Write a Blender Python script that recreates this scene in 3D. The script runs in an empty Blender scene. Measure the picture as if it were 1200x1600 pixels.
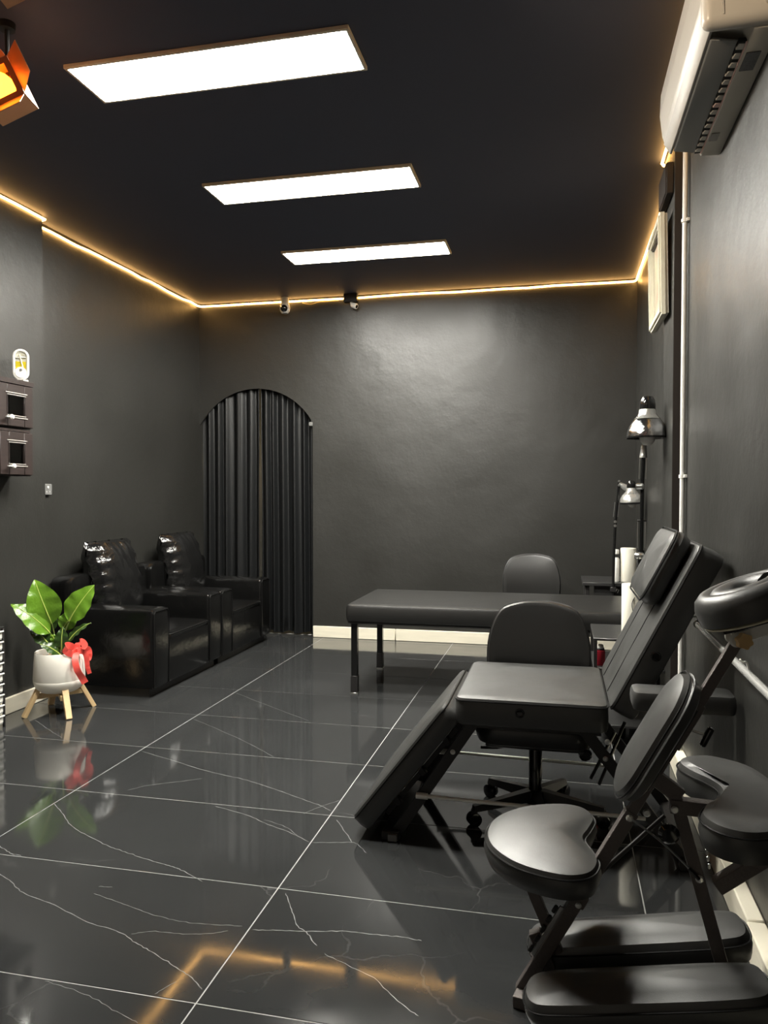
import bpy, bmesh, math, random
from mathutils import Vector, Matrix
random.seed(7)
PI = math.pi
R = math.radians
C = bpy.context.scene.collection
scene = bpy.context.scene

# ------------------------------------------------------------------ camera
CAM_Z = 1.345
cd = bpy.data.cameras.new('camera')
cam = bpy.data.objects.new('camera', cd); C.objects.link(cam)
yaw = math.atan(276/1200); pit = math.atan(32/math.hypot(1200, 276))
cam.location = (0, 0, CAM_Z)
cam.rotation_euler = (PI/2 - pit, 0, yaw)
cd.sensor_fit = 'VERTICAL'; cd.sensor_height = 36.0; cd.lens = 36.0*1200/1600
cd.clip_start = 0.02; cd.clip_end = 60
scene.camera = cam

# ------------------------------------------------------------------ world, exposure
w = bpy.data.worlds.new('world'); scene.world = w; w.use_nodes = True
w.node_tree.nodes['Background'].inputs[0].default_value = (1.0, 0.88, 0.72, 1)
w.node_tree.nodes['Background'].inputs[1].default_value = 0.25
vs = scene.view_settings
vs.view_transform = 'Standard'; vs.look = 'None'; vs.exposure = 0.0; vs.gamma = 1.0; vs.use_curve_mapping = False
PANEL_POWER = 135.0
STRIP_POWER = 24.0
BULB_POWER = 17.0

# ------------------------------------------------------------------ materials
MATS = {}
def mat(name, col, rough=0.5, metal=0.0, spec=0.5, bump=0.0, bscale=200.0, var=0.0, vscale=3.0, coat=0.0, emit=None, estr=0.0,
        trans=0.0, ior=1.45, stretch=(1, 1, 1), rvar=0.0, bump2=0.0, b2scale=12.0, sub=0.0):
    m = bpy.data.materials.new(name); m.use_nodes = True
    nt = m.node_tree; N = nt.nodes; L = nt.links
    b = N['Principled BSDF']
    b.inputs['Base Color'].default_value = (*col, 1); b.inputs['Roughness'].default_value = rough
    b.inputs['Metallic'].default_value = metal; b.inputs['Specular IOR Level'].default_value = spec
    b.inputs['IOR'].default_value = ior; b.inputs['Coat Weight'].default_value = coat; b.inputs['Coat Roughness'].default_value = 0.1
    b.inputs['Transmission Weight'].default_value = trans
    if emit:
        b.inputs['Emission Color'].default_value = (*emit, 1); b.inputs['Emission Strength'].default_value = estr
    tc = N.new('ShaderNodeTexCoord'); mp = N.new('ShaderNodeMapping'); L.new(tc.outputs['Object'], mp.inputs[0])
    mp.inputs['Scale'].default_value = stretch
    if var > 0 or rvar > 0:
        n = N.new('ShaderNodeTexNoise'); n.inputs['Scale'].default_value = vscale; n.inputs['Detail'].default_value = 6
        L.new(mp.outputs[0], n.inputs['Vector'])
        if var > 0:
            r = N.new('ShaderNodeMix'); r.data_type = 'RGBA'
            r.inputs[6].default_value = (*[c*(1-var) for c in col], 1); r.inputs[7].default_value = (*[min(1, c*(1+var)) for c in col], 1)
            L.new(n.outputs['Fac'], r.inputs[0]); L.new(r.outputs[2], b.inputs['Base Color'])
        if rvar > 0:
            mr = N.new('ShaderNodeMapRange'); mr.inputs['From Min'].default_value = 0.3; mr.inputs['From Max'].default_value = 0.7
            mr.inputs['To Min'].default_value = rough-rvar; mr.inputs['To Max'].default_value = rough+rvar
            L.new(n.outputs['Fac'], mr.inputs['Value']); L.new(mr.outputs[0], b.inputs['Roughness'])
    prev = None
    for amt, sc, kind in ((bump, bscale, 'fine'), (bump2, b2scale, 'big')):
        if amt > 0:
            n = N.new('ShaderNodeTexNoise'); n.inputs['Scale'].default_value = sc; n.inputs['Detail'].default_value = 5
            L.new(mp.outputs[0], n.inputs['Vector'])
            bp = N.new('ShaderNodeBump'); bp.inputs['Strength'].default_value = min(1, amt); bp.inputs['Distance'].default_value = 0.002 if kind == 'fine' else 0.012
            L.new(n.outputs['Fac'], bp.inputs['Height'])
            if prev: L.new(prev.outputs[0], bp.inputs['Normal'])
            prev = bp
    if prev: L.new(prev.outputs[0], b.inputs['Normal'])
    MATS[name] = m
    return m

mat('wall_paint', (0.0225, 0.0222, 0.0200), 0.43, spec=0.62, bump=0.35, bscale=70, bump2=0.42, b2scale=6, var=0.10, vscale=1.6, rvar=0.07)
mat('ceiling_paint', (0.088, 0.092, 0.122), 0.7, spec=0.3, bump=0.1, bscale=60, var=0.08, vscale=1.0)
mat('brown_paint', (0.028, 0.022, 0.019), 0.6, spec=0.3, bump=0.1)
mat('grout', (0.34, 0.34, 0.33), 0.7, var=0.2, vscale=8)
mat('vein', (0.20, 0.205, 0.205), 0.25, spec=0.5)
mat('leather', (0.032, 0.0323, 0.0308), 0.45, spec=1.0, bump=0.12, bscale=420, bump2=0.12, b2scale=9, rvar=0.06, vscale=6)
mat('gloss_leather', (0.004, 0.004, 0.004), 0.20, spec=0.5, bump=0.10, bscale=260, bump2=0.35, b2scale=11)
mat('pillow_leather', (0.007, 0.007, 0.007), 0.12, spec=0.7, bump2=0.9, b2scale=13)
mat('piping', (0.005, 0.005, 0.005), 0.5, spec=0.3)
mat('table_leather', (0.014, 0.0138, 0.0132), 0.36, spec=0.8, bump=0.10, bscale=420, bump2=0.10, b2scale=8)
mat('black_metal', (0.018, 0.017, 0.017), 0.42, spec=0.5)
mat('hammered', (0.115, 0.100, 0.094), 0.38, metal=0.35, spec=0.5, bump=0.9, bscale=170)
mat('black_gloss', (0.008, 0.008, 0.008), 0.12, spec=0.6)
mat('black_plastic', (0.014, 0.014, 0.014), 0.4)
mat('black_wood', (0.028, 0.028, 0.028), 0.35, spec=0.5, bump=0.15, bscale=60, stretch=(1, 8, 8))
mat('satin', (0.006, 0.0065, 0.007), 0.42, spec=0.5, bump=0.05, bscale=300)
mat('chrome', (0.85, 0.85, 0.82), 0.24, metal=0.65)
mat('dark_chrome', (0.42, 0.42, 0.42), 0.16, metal=1.0, bump2=0.35, b2scale=40)
mat('film_wrap', (0.42, 0.42, 0.40), 0.25, metal=0.6, bump=0.9, bscale=60, bump2=0.6, b2scale=25)
mat('bright_rod', (0.80, 0.79, 0.74), 0.28, metal=0.15, spec=0.7)
mat('steel', (0.6, 0.6, 0.59), 0.28, metal=1.0)
mat('white_plastic', (0.72, 0.71, 0.67), 0.35, var=0.03)
mat('ac_white', (0.47, 0.44, 0.395), 0.30, var=0.02)
mat('ac_grey', (0.23, 0.23, 0.225), 0.45)
mat('ac_lip', (0.36, 0.34, 0.31), 0.4)
mat('ac_bottom', (0.50, 0.47, 0.41), 0.5)
mat('label_grey', (0.13, 0.13, 0.13), 0.6, var=0.6, vscale=160)
mat('pink_plastic', (0.70, 0.50, 0.45), 0.5)
mat('dark_slot', (0.006, 0.006, 0.006), 0.8)
mat('frame_white', (0.72, 0.69, 0.56), 0.45, bump=0.3, bscale=80, var=0.06, vscale=20)
mat('frame_side', (0.50, 0.48, 0.40), 0.5, bump=0.2, bscale=80)
mat('art_print', (0.55, 0.42, 0.30), 0.35, var=0.6, vscale=7)
mat('light_board', (0.76, 0.71, 0.58), 0.4, var=0.16, vscale=3.0, stretch=(1.2, 1.2, 14), bump=0.12, bscale=60)
mat('pot_white', (0.86, 0.83, 0.75), 0.38, var=0.02)
mat('pale_wood', (0.66, 0.47, 0.25), 0.5, var=0.12, vscale=6, stretch=(6, 6, 1))
mat('soil', (0.10, 0.055, 0.03), 0.9, bump=0.8, bscale=60, var=0.6, vscale=60)
mat('leaf_bright', (0.10, 0.21, 0.016), 0.26, spec=0.6, var=0.30, vscale=14, bump2=0.25, b2scale=35)
mat('leaf_dark', (0.028, 0.062, 0.012), 0.28, spec=0.6, var=0.3, vscale=14, bump2=0.25, b2scale=35)
mat('leaf_rib', (0.45, 0.55, 0.12), 0.4)
mat('stem_green', (0.12, 0.16, 0.04), 0.5, var=0.3, vscale=20)
mat('ribbon', (0.86, 0.10, 0.08), 0.42, spec=0.5, bump=0.3, bscale=400, stretch=(1, 1, 4))
mat('cabinet_wood', (0.024, 0.016, 0.0145), 0.45, var=0.45, vscale=9, stretch=(1, 1, 6), bump=0.15, bscale=80)
mat('cabinet_edge', (0.30, 0.28, 0.26), 0.3)
mat('dark_glass', (0.012, 0.012, 0.012), 0.05, spec=0.6)
mat('clear_glass', (0.9, 0.92, 0.92), 0.03, trans=1.0, ior=1.45)
mat('yellow_liquid', (0.45, 0.36, 0.02), 0.2, spec=0.5)
mat('grey_plastic', (0.16, 0.16, 0.155), 0.35)
mat('silver_grey', (0.45, 0.45, 0.44), 0.3, metal=0.4)
mat('drawer_grey', (0.34, 0.34, 0.33), 0.35)
mat('paper', (0.86, 0.83, 0.72), 0.9, bump=0.4, bscale=120)
mat('cream', (0.75, 0.70, 0.52), 0.5)
mat('knob_tan', (0.70, 0.47, 0.22), 0.45, var=0.1, vscale=30)
mat('strap', (0.014, 0.011, 0.013), 0.7, bump=0.3, bscale=300)
mat('red_plastic', (0.20, 0.008, 0.016), 0.3)
mat('white_tile', (0.70, 0.70, 0.68), 0.4)
mat('glow_tinted_black', (0.50, 0.24, 0.12), 0.38, metal=0.35, var=0.15, vscale=12)  # black metal with the bulb's orange glow put into its base colour
mat('panel_frame', (0.78, 0.70, 0.55), 0.4)
mat('panel_light', (0.9, 0.9, 0.9), 0.5, emit=(1.0, 0.975, 0.89), estr=PANEL_POWER)
mat('strip_light', (0.9, 0.8, 0.6), 0.5, emit=(1.0, 0.53, 0.15), estr=STRIP_POWER)
mat('amber_bulb', (0.9, 0.5, 0.1), 0.2, emit=(1.0, 0.21, 0.012), estr=BULB_POWER)
mat('warm_bulb', (0.9, 0.8, 0.6), 0.3, emit=(1.0, 0.78, 0.45), estr=20.0)
mat('purple_led', (0.6, 0.4, 0.9), 0.3, emit=(0.6, 0.4, 1.0), estr=1.2)
mat('bulb_glass', (0.70, 0.69, 0.66), 0.25)
mat('cable_yellow', (0.55, 0.42, 0.16), 0.5)

def tile_material():
    m = bpy.data.materials.new('marble_tile'); m.use_nodes = True
    N = m.node_tree.nodes; L = m.node_tree.links; b = N['Principled BSDF']
    tc = N.new('ShaderNodeTexCoord'); oi = N.new('ShaderNodeObjectInfo')
    mul = N.new('ShaderNodeMath'); mul.operation = 'MULTIPLY'; mul.inputs[1].default_value = 37.0; L.new(oi.outputs['Random'], mul.inputs[0])
    add = N.new('ShaderNodeVectorMath'); add.operation = 'ADD'; L.new(tc.outputs['Object'], add.inputs[0]); L.new(mul.outputs[0], add.inputs[1])
    n1 = N.new('ShaderNodeTexNoise'); n1.inputs['Scale'].default_value = 2.2; n1.inputs['Detail'].default_value = 8; L.new(add.outputs[0], n1.inputs['Vector'])
    base = N.new('ShaderNodeMix'); base.data_type = 'RGBA'; base.inputs[6].default_value = (0.018, 0.019, 0.0195, 1); base.inputs[7].default_value = (0.035, 0.036, 0.0365, 1)
    L.new(n1.outputs['Fac'], base.inputs[0])
    # faint hairline veins
    n2 = N.new('ShaderNodeTexNoise'); n2.inputs['Scale'].default_value = 3.0; n2.inputs['Detail'].default_value = 5; L.new(add.outputs[0], n2.inputs['Vector'])
    mix = N.new('ShaderNodeVectorMath'); mix.operation = 'MULTIPLY_ADD'; mix.inputs[1].default_value = (0.35, 0.35, 0.35)
    L.new(n2.outputs['Color'], mix.inputs[0]); L.new(add.outputs[0], mix.inputs[2])
    vo = N.new('ShaderNodeTexVoronoi'); vo.feature = 'DISTANCE_TO_EDGE'; vo.inputs['Scale'].default_value = 1.5; L.new(mix.outputs[0], vo.inputs['Vector'])
    lt = N.new('ShaderNodeMapRange'); lt.inputs['From Min'].default_value = 0.0; lt.inputs['From Max'].default_value = 0.006; lt.inputs['To Min'].default_value = 1; lt.inputs['To Max'].default_value = 0
    L.new(vo.outputs['Distance'], lt.inputs['Value'])
    msk = N.new('ShaderNodeMapRange'); msk.inputs['From Min'].default_value = 0.5; msk.inputs['From Max'].default_value = 0.72; L.new(n1.outputs['Fac'], msk.inputs['Value'])
    mm = N.new('ShaderNodeMath'); mm.operation = 'MULTIPLY'; L.new(lt.outputs[0], mm.inputs[0]); L.new(msk.outputs[0], mm.inputs[1])
    col = N.new('ShaderNodeMix'); col.data_type = 'RGBA'; L.new(mm.outputs[0], col.inputs[0]); L.new(base.outputs[2], col.inputs[6]); col.inputs[7].default_value = (0.07, 0.07, 0.07, 1)
    L.new(col.outputs[2], b.inputs['Base Color'])
    n3 = N.new('ShaderNodeTexNoise'); n3.inputs['Scale'].default_value = 5.0; n3.inputs['Detail'].default_value = 7; L.new(add.outputs[0], n3.inputs['Vector'])
    mr = N.new('ShaderNodeMapRange'); mr.inputs['From Min'].default_value = 0.3; mr.inputs['From Max'].default_value = 0.75; mr.inputs['To Min'].default_value = 0.045; mr.inputs['To Max'].default_value = 0.10
    L.new(n3.outputs['Fac'], mr.inputs['Value']); L.new(mr.outputs[0], b.inputs['Roughness'])
    b.inputs['Specular IOR Level'].default_value = 0.55
    MATS['marble_tile'] = m
tile_material()

# ------------------------------------------------------------------ mesh helpers
class MB:
    def __init__(s): s.bm = bmesh.new()
    def box(s, c, size, rot=None, bev=0.0, seg=2):
        M = Matrix.Translation(Vector(c))
        if rot is not None: M = M @ (rot.to_4x4() if not isinstance(rot, (tuple, list)) else _eul(rot))
        t = bmesh.new(); bmesh.ops.create_cube(t, size=1.0)
        bmesh.ops.scale(t, vec=Vector(size), verts=t.verts)
        if bev > 0: bmesh.ops.bevel(t, geom=t.edges[:], offset=bev, segments=seg, profile=0.5, affect='EDGES')
        return s._join(t, M)
    def _join(s, t, M=None):
        if M is not None: bmesh.ops.transform(t, matrix=M, verts=t.verts)
        me = bpy.data.meshes.new('tmp'); t.to_mesh(me); t.free(); s.bm.from_mesh(me); bpy.data.meshes.remove(me); return s
    def span(s, lo, hi, bev=0.0, seg=2):
        return s.box([(a+b)/2 for a, b in zip(lo, hi)], [abs(b-a) for a, b in zip(lo, hi)], None, bev, seg)
    def tube(s, pts, r, n=8, closed=False, caps=True):
        pts = [Vector(p) for p in pts]; m = len(pts); rings = []
        rr = r if isinstance(r, (list, tuple)) else [r]*m
        up = None
        for i, p in enumerate(pts):
            if closed: d = pts[(i+1) % m]-pts[i-1]
            else: d = (pts[min(i+1, m-1)]-pts[max(i-1, 0)])
            d.normalize()
            if up is None:
                up = d.orthogonal().normalized()
            else:
                up = (up-d*up.dot(d)); up = up.normalized() if up.length > 1e-6 else d.orthogonal().normalized()
            sd = d.cross(up)
            rings.append([s.bm.verts.new(p+up*math.cos(2*PI*k/n)*rr[i]+sd*math.sin(2*PI*k/n)*rr[i]) for k in range(n)])
        for i in range(m if closed else m-1):
            a, b = rings[i], rings[(i+1) % m]
            for k in range(n): s.bm.faces.new((a[k], a[(k+1) % n], b[(k+1) % n], b[k]))
        if caps and not closed:
            s.bm.faces.new(rings[0][::-1]); s.bm.faces.new(rings[-1])
        return s
    def bar(s, a, b, wd, th, side=(0, 1, 0), bev=0.0015):
        """flat bar from a to b; th measured along side, wd across"""
        a, b = Vector(a), Vector(b); d = (b-a); ln = d.length; d.normalize(); sd = Vector(side); sd = (sd-d*sd.dot(d)).normalized(); n = d.cross(sd)
        M = Matrix((d, sd, n)).transposed()
        return s.box((a+b)/2, (ln, th, wd), M, bev, 1)
    def lathe(s, prof, c=(0, 0, 0), n=24, axis=None, cap=True):
        """prof: (r, h) list"""
        M = Matrix.Identity(3) if axis is None else Vector((0, 0, 1)).rotation_difference(Vector(axis)).to_matrix()
        c = Vector(c); rings = []
        for r, h in prof:
            if r < 1e-6: rings.append([s.bm.verts.new(c+M @ Vector((0, 0, h)))])
            else: rings.append([s.bm.verts.new(c+M @ Vector((r*math.cos(2*PI*k/n), r*math.sin(2*PI*k/n), h))) for k in range(n)])
        for a, b in zip(rings, rings[1:]):
            for k in range(n):
                k2 = (k+1) % n
                if len(a) == 1 and len(b) == 1: continue
                if len(a) == 1: s.bm.faces.new((a[0], b[k2], b[k]))
                elif len(b) == 1: s.bm.faces.new((a[k], a[k2], b[0]))
                else: s.bm.faces.new((a[k], a[k2], b[k2], b[k]))
        if cap:
            if len(rings[0]) > 1: s.bm.faces.new(rings[0][::-1])
            if len(rings[-1]) > 1: s.bm.faces.new(rings[-1])
        return s
    def prism(s, poly, lo, hi, M=None):
        """poly in (u,v), extruded along third axis from lo to hi, matrix M maps (u,v,w) to the world"""
        M = M or Matrix.Identity(4)
        a = [s.bm.verts.new(M @ Vector((u, v, lo))) for u, v in poly]; b = [s.bm.verts.new(M @ Vector((u, v, hi))) for u, v in poly]
        n = len(poly)
        s.bm.faces.new(a[::-1]); s.bm.faces.new(b)
        for k in range(n): s.bm.faces.new((a[k], a[(k+1) % n], b[(k+1) % n], b[k]))
        return s
    def cushion(s, outline, t, M=None, r=0.02, dome=0.012, belly=0.004, wr=0.0, seed=1):
        """padded cushion: outline (u,v) ccw, thickness t along w"""
        M = M or Matrix.Identity(4); rnd = random.Random(seed)
        n = len(outline); cx = sum(p[0] for p in outline)/n; cy = sum(p[1] for p in outline)/n
        nor = []
        for i in range(n):
            ax, ay = outline[i-1]; bx, by = outline[(i+1) % n]; dx, dy = bx-ax, by-ay; l = math.hypot(dx, dy) or 1
            nor.append((dy/l, -dx/l))
        def ring(ins, h, sc=1.0):
            out = []
            for (u, v), (nx, ny) in zip(outline, nor):
                uu, vv = u-nx*ins, v-ny*ins
                uu, vv = cx+(uu-cx)*sc, cy+(vv-cy)*sc
                out.append(s.bm.verts.new(M @ Vector((uu+rnd.uniform(-wr, wr), vv+rnd.uniform(-wr, wr), h+rnd.uniform(-wr, wr)))))
            return out
        rg = [ring(r*0.8, 0.0), ring(r*0.25, r*0.25), ring(0, r*0.9), ring(-belly, t*0.5), ring(0, t-r*0.9), ring(r*0.3, t-r*0.25), ring(r, t)]
        for sc in (0.88, 0.7, 0.45, 0.2): rg.append(ring(r, t+dome*(1-sc*sc), sc))
        for a, b in zip(rg, rg[1:]):
            for k in range(n): s.bm.faces.new((a[k], a[(k+1) % n], b[(k+1) % n], b[k]))
        s.bm.faces.new(rg[0][::-1]); s.bm.faces.new(rg[-1])
        return s
    def add(s, verts, faces):
        vs_ = [s.bm.verts.new(v) for v in verts]
        for f in faces: s.bm.faces.new([vs_[i] for i in f])
        return s
def _eul(r):
    from mathutils import Euler
    return Euler(r).to_matrix().to_4x4()
def rrect(w_, h, r=0.03, n=5, c=(0, 0)):
    out = []
    for cx, cy, a0 in ((w_/2-r, h/2-r, 0), (-w_/2+r, h/2-r, PI/2), (-w_/2+r, -h/2+r, PI), (w_/2-r, -h/2+r, 1.5*PI)):
        for k in range(n+1):
            a = a0+PI/2*k/n; out.append((c[0]+cx+r*math.cos(a), c[1]+cy+r*math.sin(a)))
    # add points along the sides so that domes stay even
    res = []
    for i, p in enumerate(out):
        q = out[(i+1) % len(out)]; res.append(p); d = math.hypot(q[0]-p[0], q[1]-p[1]); k = int(d/0.06)
        for j in range(1, k): res.append((p[0]+(q[0]-p[0])*j/k, p[1]+(q[1]-p[1])*j/k))
    return res
def crom(pts, k=6, closed=True):
    out = []; n = len(pts)
    for i in range(n if closed else n-1):
        g = (lambda j: pts[j % n]) if closed else (lambda j: pts[max(0, min(n-1, j))])
        p0, p1, p2, p3 = [Vector(g(j)) for j in (i-1, i, i+1, i+2)]
        for j in range(k):
            t = j/k
            out.append(tuple(0.5*((2*p1)+(p2-p0)*t+(2*p0-5*p1+4*p2-p3)*t*t+(3*p1-p0-3*p2+p3)*t**3)))
    if not closed: out.append(tuple(pts[-1]))
    return out
def axes(o, u, v):
    """matrix whose columns are u, v, u x v at origin o"""
    u = Vector(u).normalized(); v = Vector(v); v = (v-u*v.dot(u)).normalized(); w_ = u.cross(v)
    M = Matrix((u, v, w_)).transposed().to_4x4(); M.translation = Vector(o); return M
def outline3(outline, M, w_, off=0.0):
    n = len(outline); res = []
    for i in range(n):
        ax, ay = outline[i-1]; bx, by = outline[(i+1) % n]; dx, dy = bx-ax, by-ay; l = math.hypot(dx, dy) or 1
        res.append(M @ Vector((outline[i][0]+dy/l*off, outline[i][1]-dx/l*off, w_)))
    return res

def root_of(o):
    while o.parent: o = o.parent
    return o
def obj(name, mb, m, parent=None, angle=38, flat=False, label=None, kind=None):
    bm = mb.bm
    bmesh.ops.recalc_face_normals(bm, faces=bm.faces[:])
    if parent is not None:
        bmesh.ops.translate(bm, vec=-root_of(parent).location, verts=bm.verts)
    me = bpy.data.meshes.new(name); bm.to_mesh(me); bm.free()
    if not flat:
        me.polygons.foreach_set('use_smooth', [True]*len(me.polygons)); me.set_sharp_from_angle(angle=R(angle))
    me.materials.append(MATS[m])
    o = bpy.data.objects.new(name, me); C.objects.link(o)
    if parent is not None: o.parent = parent
    if label: o['label'] = label
    if kind: o['kind'] = kind
    return o
def tag(o, label, cat, group=None):
    o['label'] = label; o['category'] = cat
    if group: o['group'] = group
    return o
def thing(name, label, cat, loc, group=None):
    o = bpy.data.objects.new(name, None); C.objects.link(o); o.location = loc; o.empty_display_size = 0.1
    return tag(o, label, cat, group)
def struct(name, mb, m, label=None, **k):
    o = obj(name, mb, m, **k); o['kind'] = 'structure'
    if label: o['label'] = label
    return o
def dup(root, loc, label):
    r = root.copy(); C.objects.link(r); r.location = loc; r['label'] = label
    for ch in list(root.children):
        c = ch.copy(); C.objects.link(c); c.parent = r
        for g in ch.children:
            d = g.copy(); C.objects.link(d); d.parent = c
    return r

# ================================================================== THE SETTING
XL, XP, YP = -3.37, -3.27, 4.38          # left wall, left pier face, pier end
XR, XN, XC = 0.615, 0.585, 0.535         # right: far wall, near wall, pillar face
YC0, YC1 = 4.02, 4.38                    # pillar
YB, YF, ZC = 6.78, -2.4, 3.13            # back wall, front, ceiling

# ---- floor: grout bed and tiles
fl = struct('floor', MB().span((XL-0.1, YF-0.1, -0.05), (XR+0.1, YB+0.10, -0.0012)), 'grout', 'glossy black marble tile floor with thin pale joints')
gx = [XL, -2.128, -0.928, 0.272, XR+0.0]
gy0, gs = 1.826, 0.6035
ks = range(-7, 9)
tiles = {}
cache = {}
for i in range(4):
    for k in ks:
        x0, x1 = gx[i], gx[i+1]; y0, y1 = gy0+k*gs, gy0+(k+1)*gs
        y0 = max(y0, YF); y1 = min(y1, YB+0.08)
        if y1-y0 < 0.03: continue
        sx, sy = x1-x0-0.004, y1-y0-0.004
        key = (round(sx, 3), round(sy, 3))
        if key not in cache:
            t = MB().box((0, 0, -0.004), (sx, sy, 0.008), None, 0.0008, 1)
            me = bpy.data.meshes.new('tile'); t.bm.to_mesh(me); t.bm.free(); me.materials.append(MATS['marble_tile']); cache[key] = me
        o = bpy.data.objects.new('tile', cache[key]); C.objects.link(o); o.location = ((x0+x1)/2, (y0+y1)/2, 0); o.parent = fl
        tiles[(i, k)] = o
VEINS = [[(-2.121, 2.878), (-2.033, 2.805), (-1.906, 2.695), (-1.807, 2.643), (-1.683, 2.582), (-1.589, 2.551), (-1.526, 2.531), (-1.431, 2.503), (-1.359, 2.487), (-1.308, 2.469), (-1.199, 2.413)], [(-1.916, 2.299), (-1.845, 2.265), (-1.753, 2.209), (-1.624, 2.171), (-1.435, 2.102), (-1.306, 2.073), (-1.229, 2.034), (-1.145, 1.999), (-1.053, 1.953), (-0.996, 1.925), (-0.936, 1.88)], [(-2.118, 3.572), (-1.839, 3.461), (-1.628, 3.376), (-1.443, 3.326), (-1.275, 3.255), (-1.132, 3.184), (-0.997, 3.117), (-0.937, 3.075)], [(-2.11, 4.145), (-1.948, 4.042), (-1.639, 3.826), (-1.406, 3.638)], [(-1.439, 3.012), (-1.268, 2.956), (-1.149, 2.892), (-1.041, 2.845), (-0.934, 2.78)], [(-1.18, 2.93), (-1.072, 2.887), (-0.985, 2.81)], [(-0.922, 2.777), (-0.826, 2.8), (-0.758, 2.81), (-0.699, 2.741)], [(-0.891, 2.996), (-0.813, 2.881), (-0.773, 2.812)], [(-0.891, 2.405), (-0.836, 2.313), (-0.789, 2.231), (-0.75, 2.201), (-0.698, 2.143)], [(-0.918, 2.176), (-0.827, 2.193), (-0.752, 2.206), (-0.647, 2.23), (-0.549, 2.237), (-0.451, 2.241), (-0.396, 2.235)], [(-1.518, 2.256), (-1.401, 2.226), (-1.278, 2.19), (-1.182, 2.171), (-1.097, 2.17), (-1.007, 2.181), (-0.952, 2.187)], [(-1.269, 2.072), (-1.204, 2.102), (-1.112, 2.108), (-1.031, 2.13), (-0.985, 2.156)], [(-1.899, 3.082), (-1.837, 3.156), (-1.732, 3.224), (-1.632, 3.291)], [(-2.069, 2.484), (-1.99, 2.444), (-1.935, 2.434)], [(-1.377, 1.818), (-1.236, 1.793), (-1.127, 1.754), (-1.038, 1.724)], [(-0.665, 2.11), (-0.58, 2.07), (-0.498, 2.032), (-0.412, 1.953), (-0.347, 1.906)], [(-1.528, 2.301), (-1.479, 2.308)], [(-1.052, 1.835), (-1.023, 1.895)], [(-1.042, 3.02), (-0.994, 3.107), (-0.932, 3.19)], [(-3.014, 3.922), (-2.811, 3.776), (-2.636, 3.658)], [(-2.112, 4.757), (-1.795, 4.525), (-1.429, 4.266)]]
rv = random.Random(3)
for vi, v in enumerate(VEINS):
    wide = 0.0008 if vi in (3, 5, 10, 11, 12, 14, 15, 16, 17, 18, 19, 20) else 0.0013
    fine = crom([Vector((*p, 0)) for p in v], 7, closed=False)
    pts = [Vector((p[0]+rv.uniform(-.0022, .0022), p[1]+rv.uniform(-.0022, .0022), 0.0003)) for p in fine]
    mx, my = v[len(v)//2]
    ti = (min(i for i in range(4) if mx < gx[i+1]), math.floor((my-gy0)/gs))
    to = tiles[ti]
    mb = MB(); prev = None; n = len(pts)
    for j, p in enumerate(pts):
        d = pts[min(j+1, n-1)]-pts[max(j-1, 0)]; d.normalize(); sd = Vector((-d.y, d.x, 0))
        ww = wide*(0.55+0.6*abs(math.sin(j*0.9+vi)))*(0.25 if j in (0, n-1) else 1)
        q = p-to.location; cur = (mb.bm.verts.new(q+sd*ww), mb.bm.verts.new(q-sd*ww))
        if prev: mb.bm.faces.new((prev[0], prev[1], cur[1], cur[0]))
        prev = cur
    bm = mb.bm; bmesh.ops.recalc_face_normals(bm, faces=bm.faces[:]); me = bpy.data.meshes.new('vein'); bm.to_mesh(me); bm.free(); me.materials.append(MATS['vein'])
    o = bpy.data.objects.new('vein', me); C.objects.link(o); o.parent = to

# ---- ceiling and walls
struct('ceiling', MB().span((XL-0.1, YF-0.1, ZC), (XR+0.1, YB+0.08, ZC+0.1)), 'ceiling_paint', 'matt black painted ceiling')
struct('wall_left', MB().span((XL-0.1, YP-0.02, 0), (XL, YB+0.14, ZC)), 'wall_paint', 'dark charcoal painted wall behind the armchairs')
struct('wall_left_pier', MB().span((XL-0.1, YF, 0), (XP, YP, ZC)), 'wall_paint', 'charcoal wall section standing slightly proud on the left')
struct('wall_right_near', MB().span((XN, YF, 0), (XN+0.15, YC0, ZC)), 'wall_paint', 'charcoal right wall under the air conditioner')
struct('wall_right_far', MB().span((XR, YC1-0.01, 0), (XR+0.12, YB, ZC)), 'wall_paint', 'charcoal right wall beyond the pillar')
# pillar: front face brown, side plastered
pm = MB().span((XC, YC0, 0), (XR+0.12, YC1, ZC))
struct('wall_right_pillar', pm, 'wall_paint', 'narrow pillar on the right wall')
struct('trim_1', MB().span((XC+0.001, YC0-0.006, 0), (XN, YC0-0.0005, ZC)), 'brown_paint', 'dark brown board on the face of the pillar')
# back wall with arched opening
AX, AW, AS, AR = -2.797, 0.562, 1.985, 0.33
rad = (AW*AW+AR*AR)/(2*AR)
def arch_z(x):
    d = min(AW, abs(x-AX)); return AS+AR-rad+math.sqrt(max(0, rad*rad-d*d))
mb = MB(); n = 36
xs = [XL]+[AX-AW+2*AW*k/n for k in range(1, n+1)]
fr_t = [mb.bm.verts.new((x, YB+0.003, ZC)) for x in xs]; fr_b = [mb.bm.verts.new((x, YB+0.003, arch_z(x))) for x in xs]
bk_t = [mb.bm.verts.new((x, YB+0.02, ZC)) for x in xs]; bk_b = [mb.bm.verts.new((x, YB+0.02, arch_z(x))) for x in xs]
for k in range(n):
    mb.bm.faces.new((fr_t[k], fr_t[k+1], fr_b[k+1], fr_b[k])); mb.bm.faces.new((bk_t[k], bk_b[k], bk_b[k+1], bk_t[k+1]))
    mb.bm.faces.new((fr_b[k], fr_b[k+1], bk_b[k+1], bk_b[k])); mb.bm.faces.new((fr_t[k+1], fr_t[k], bk_t[k], bk_t[k+1]))
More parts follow.
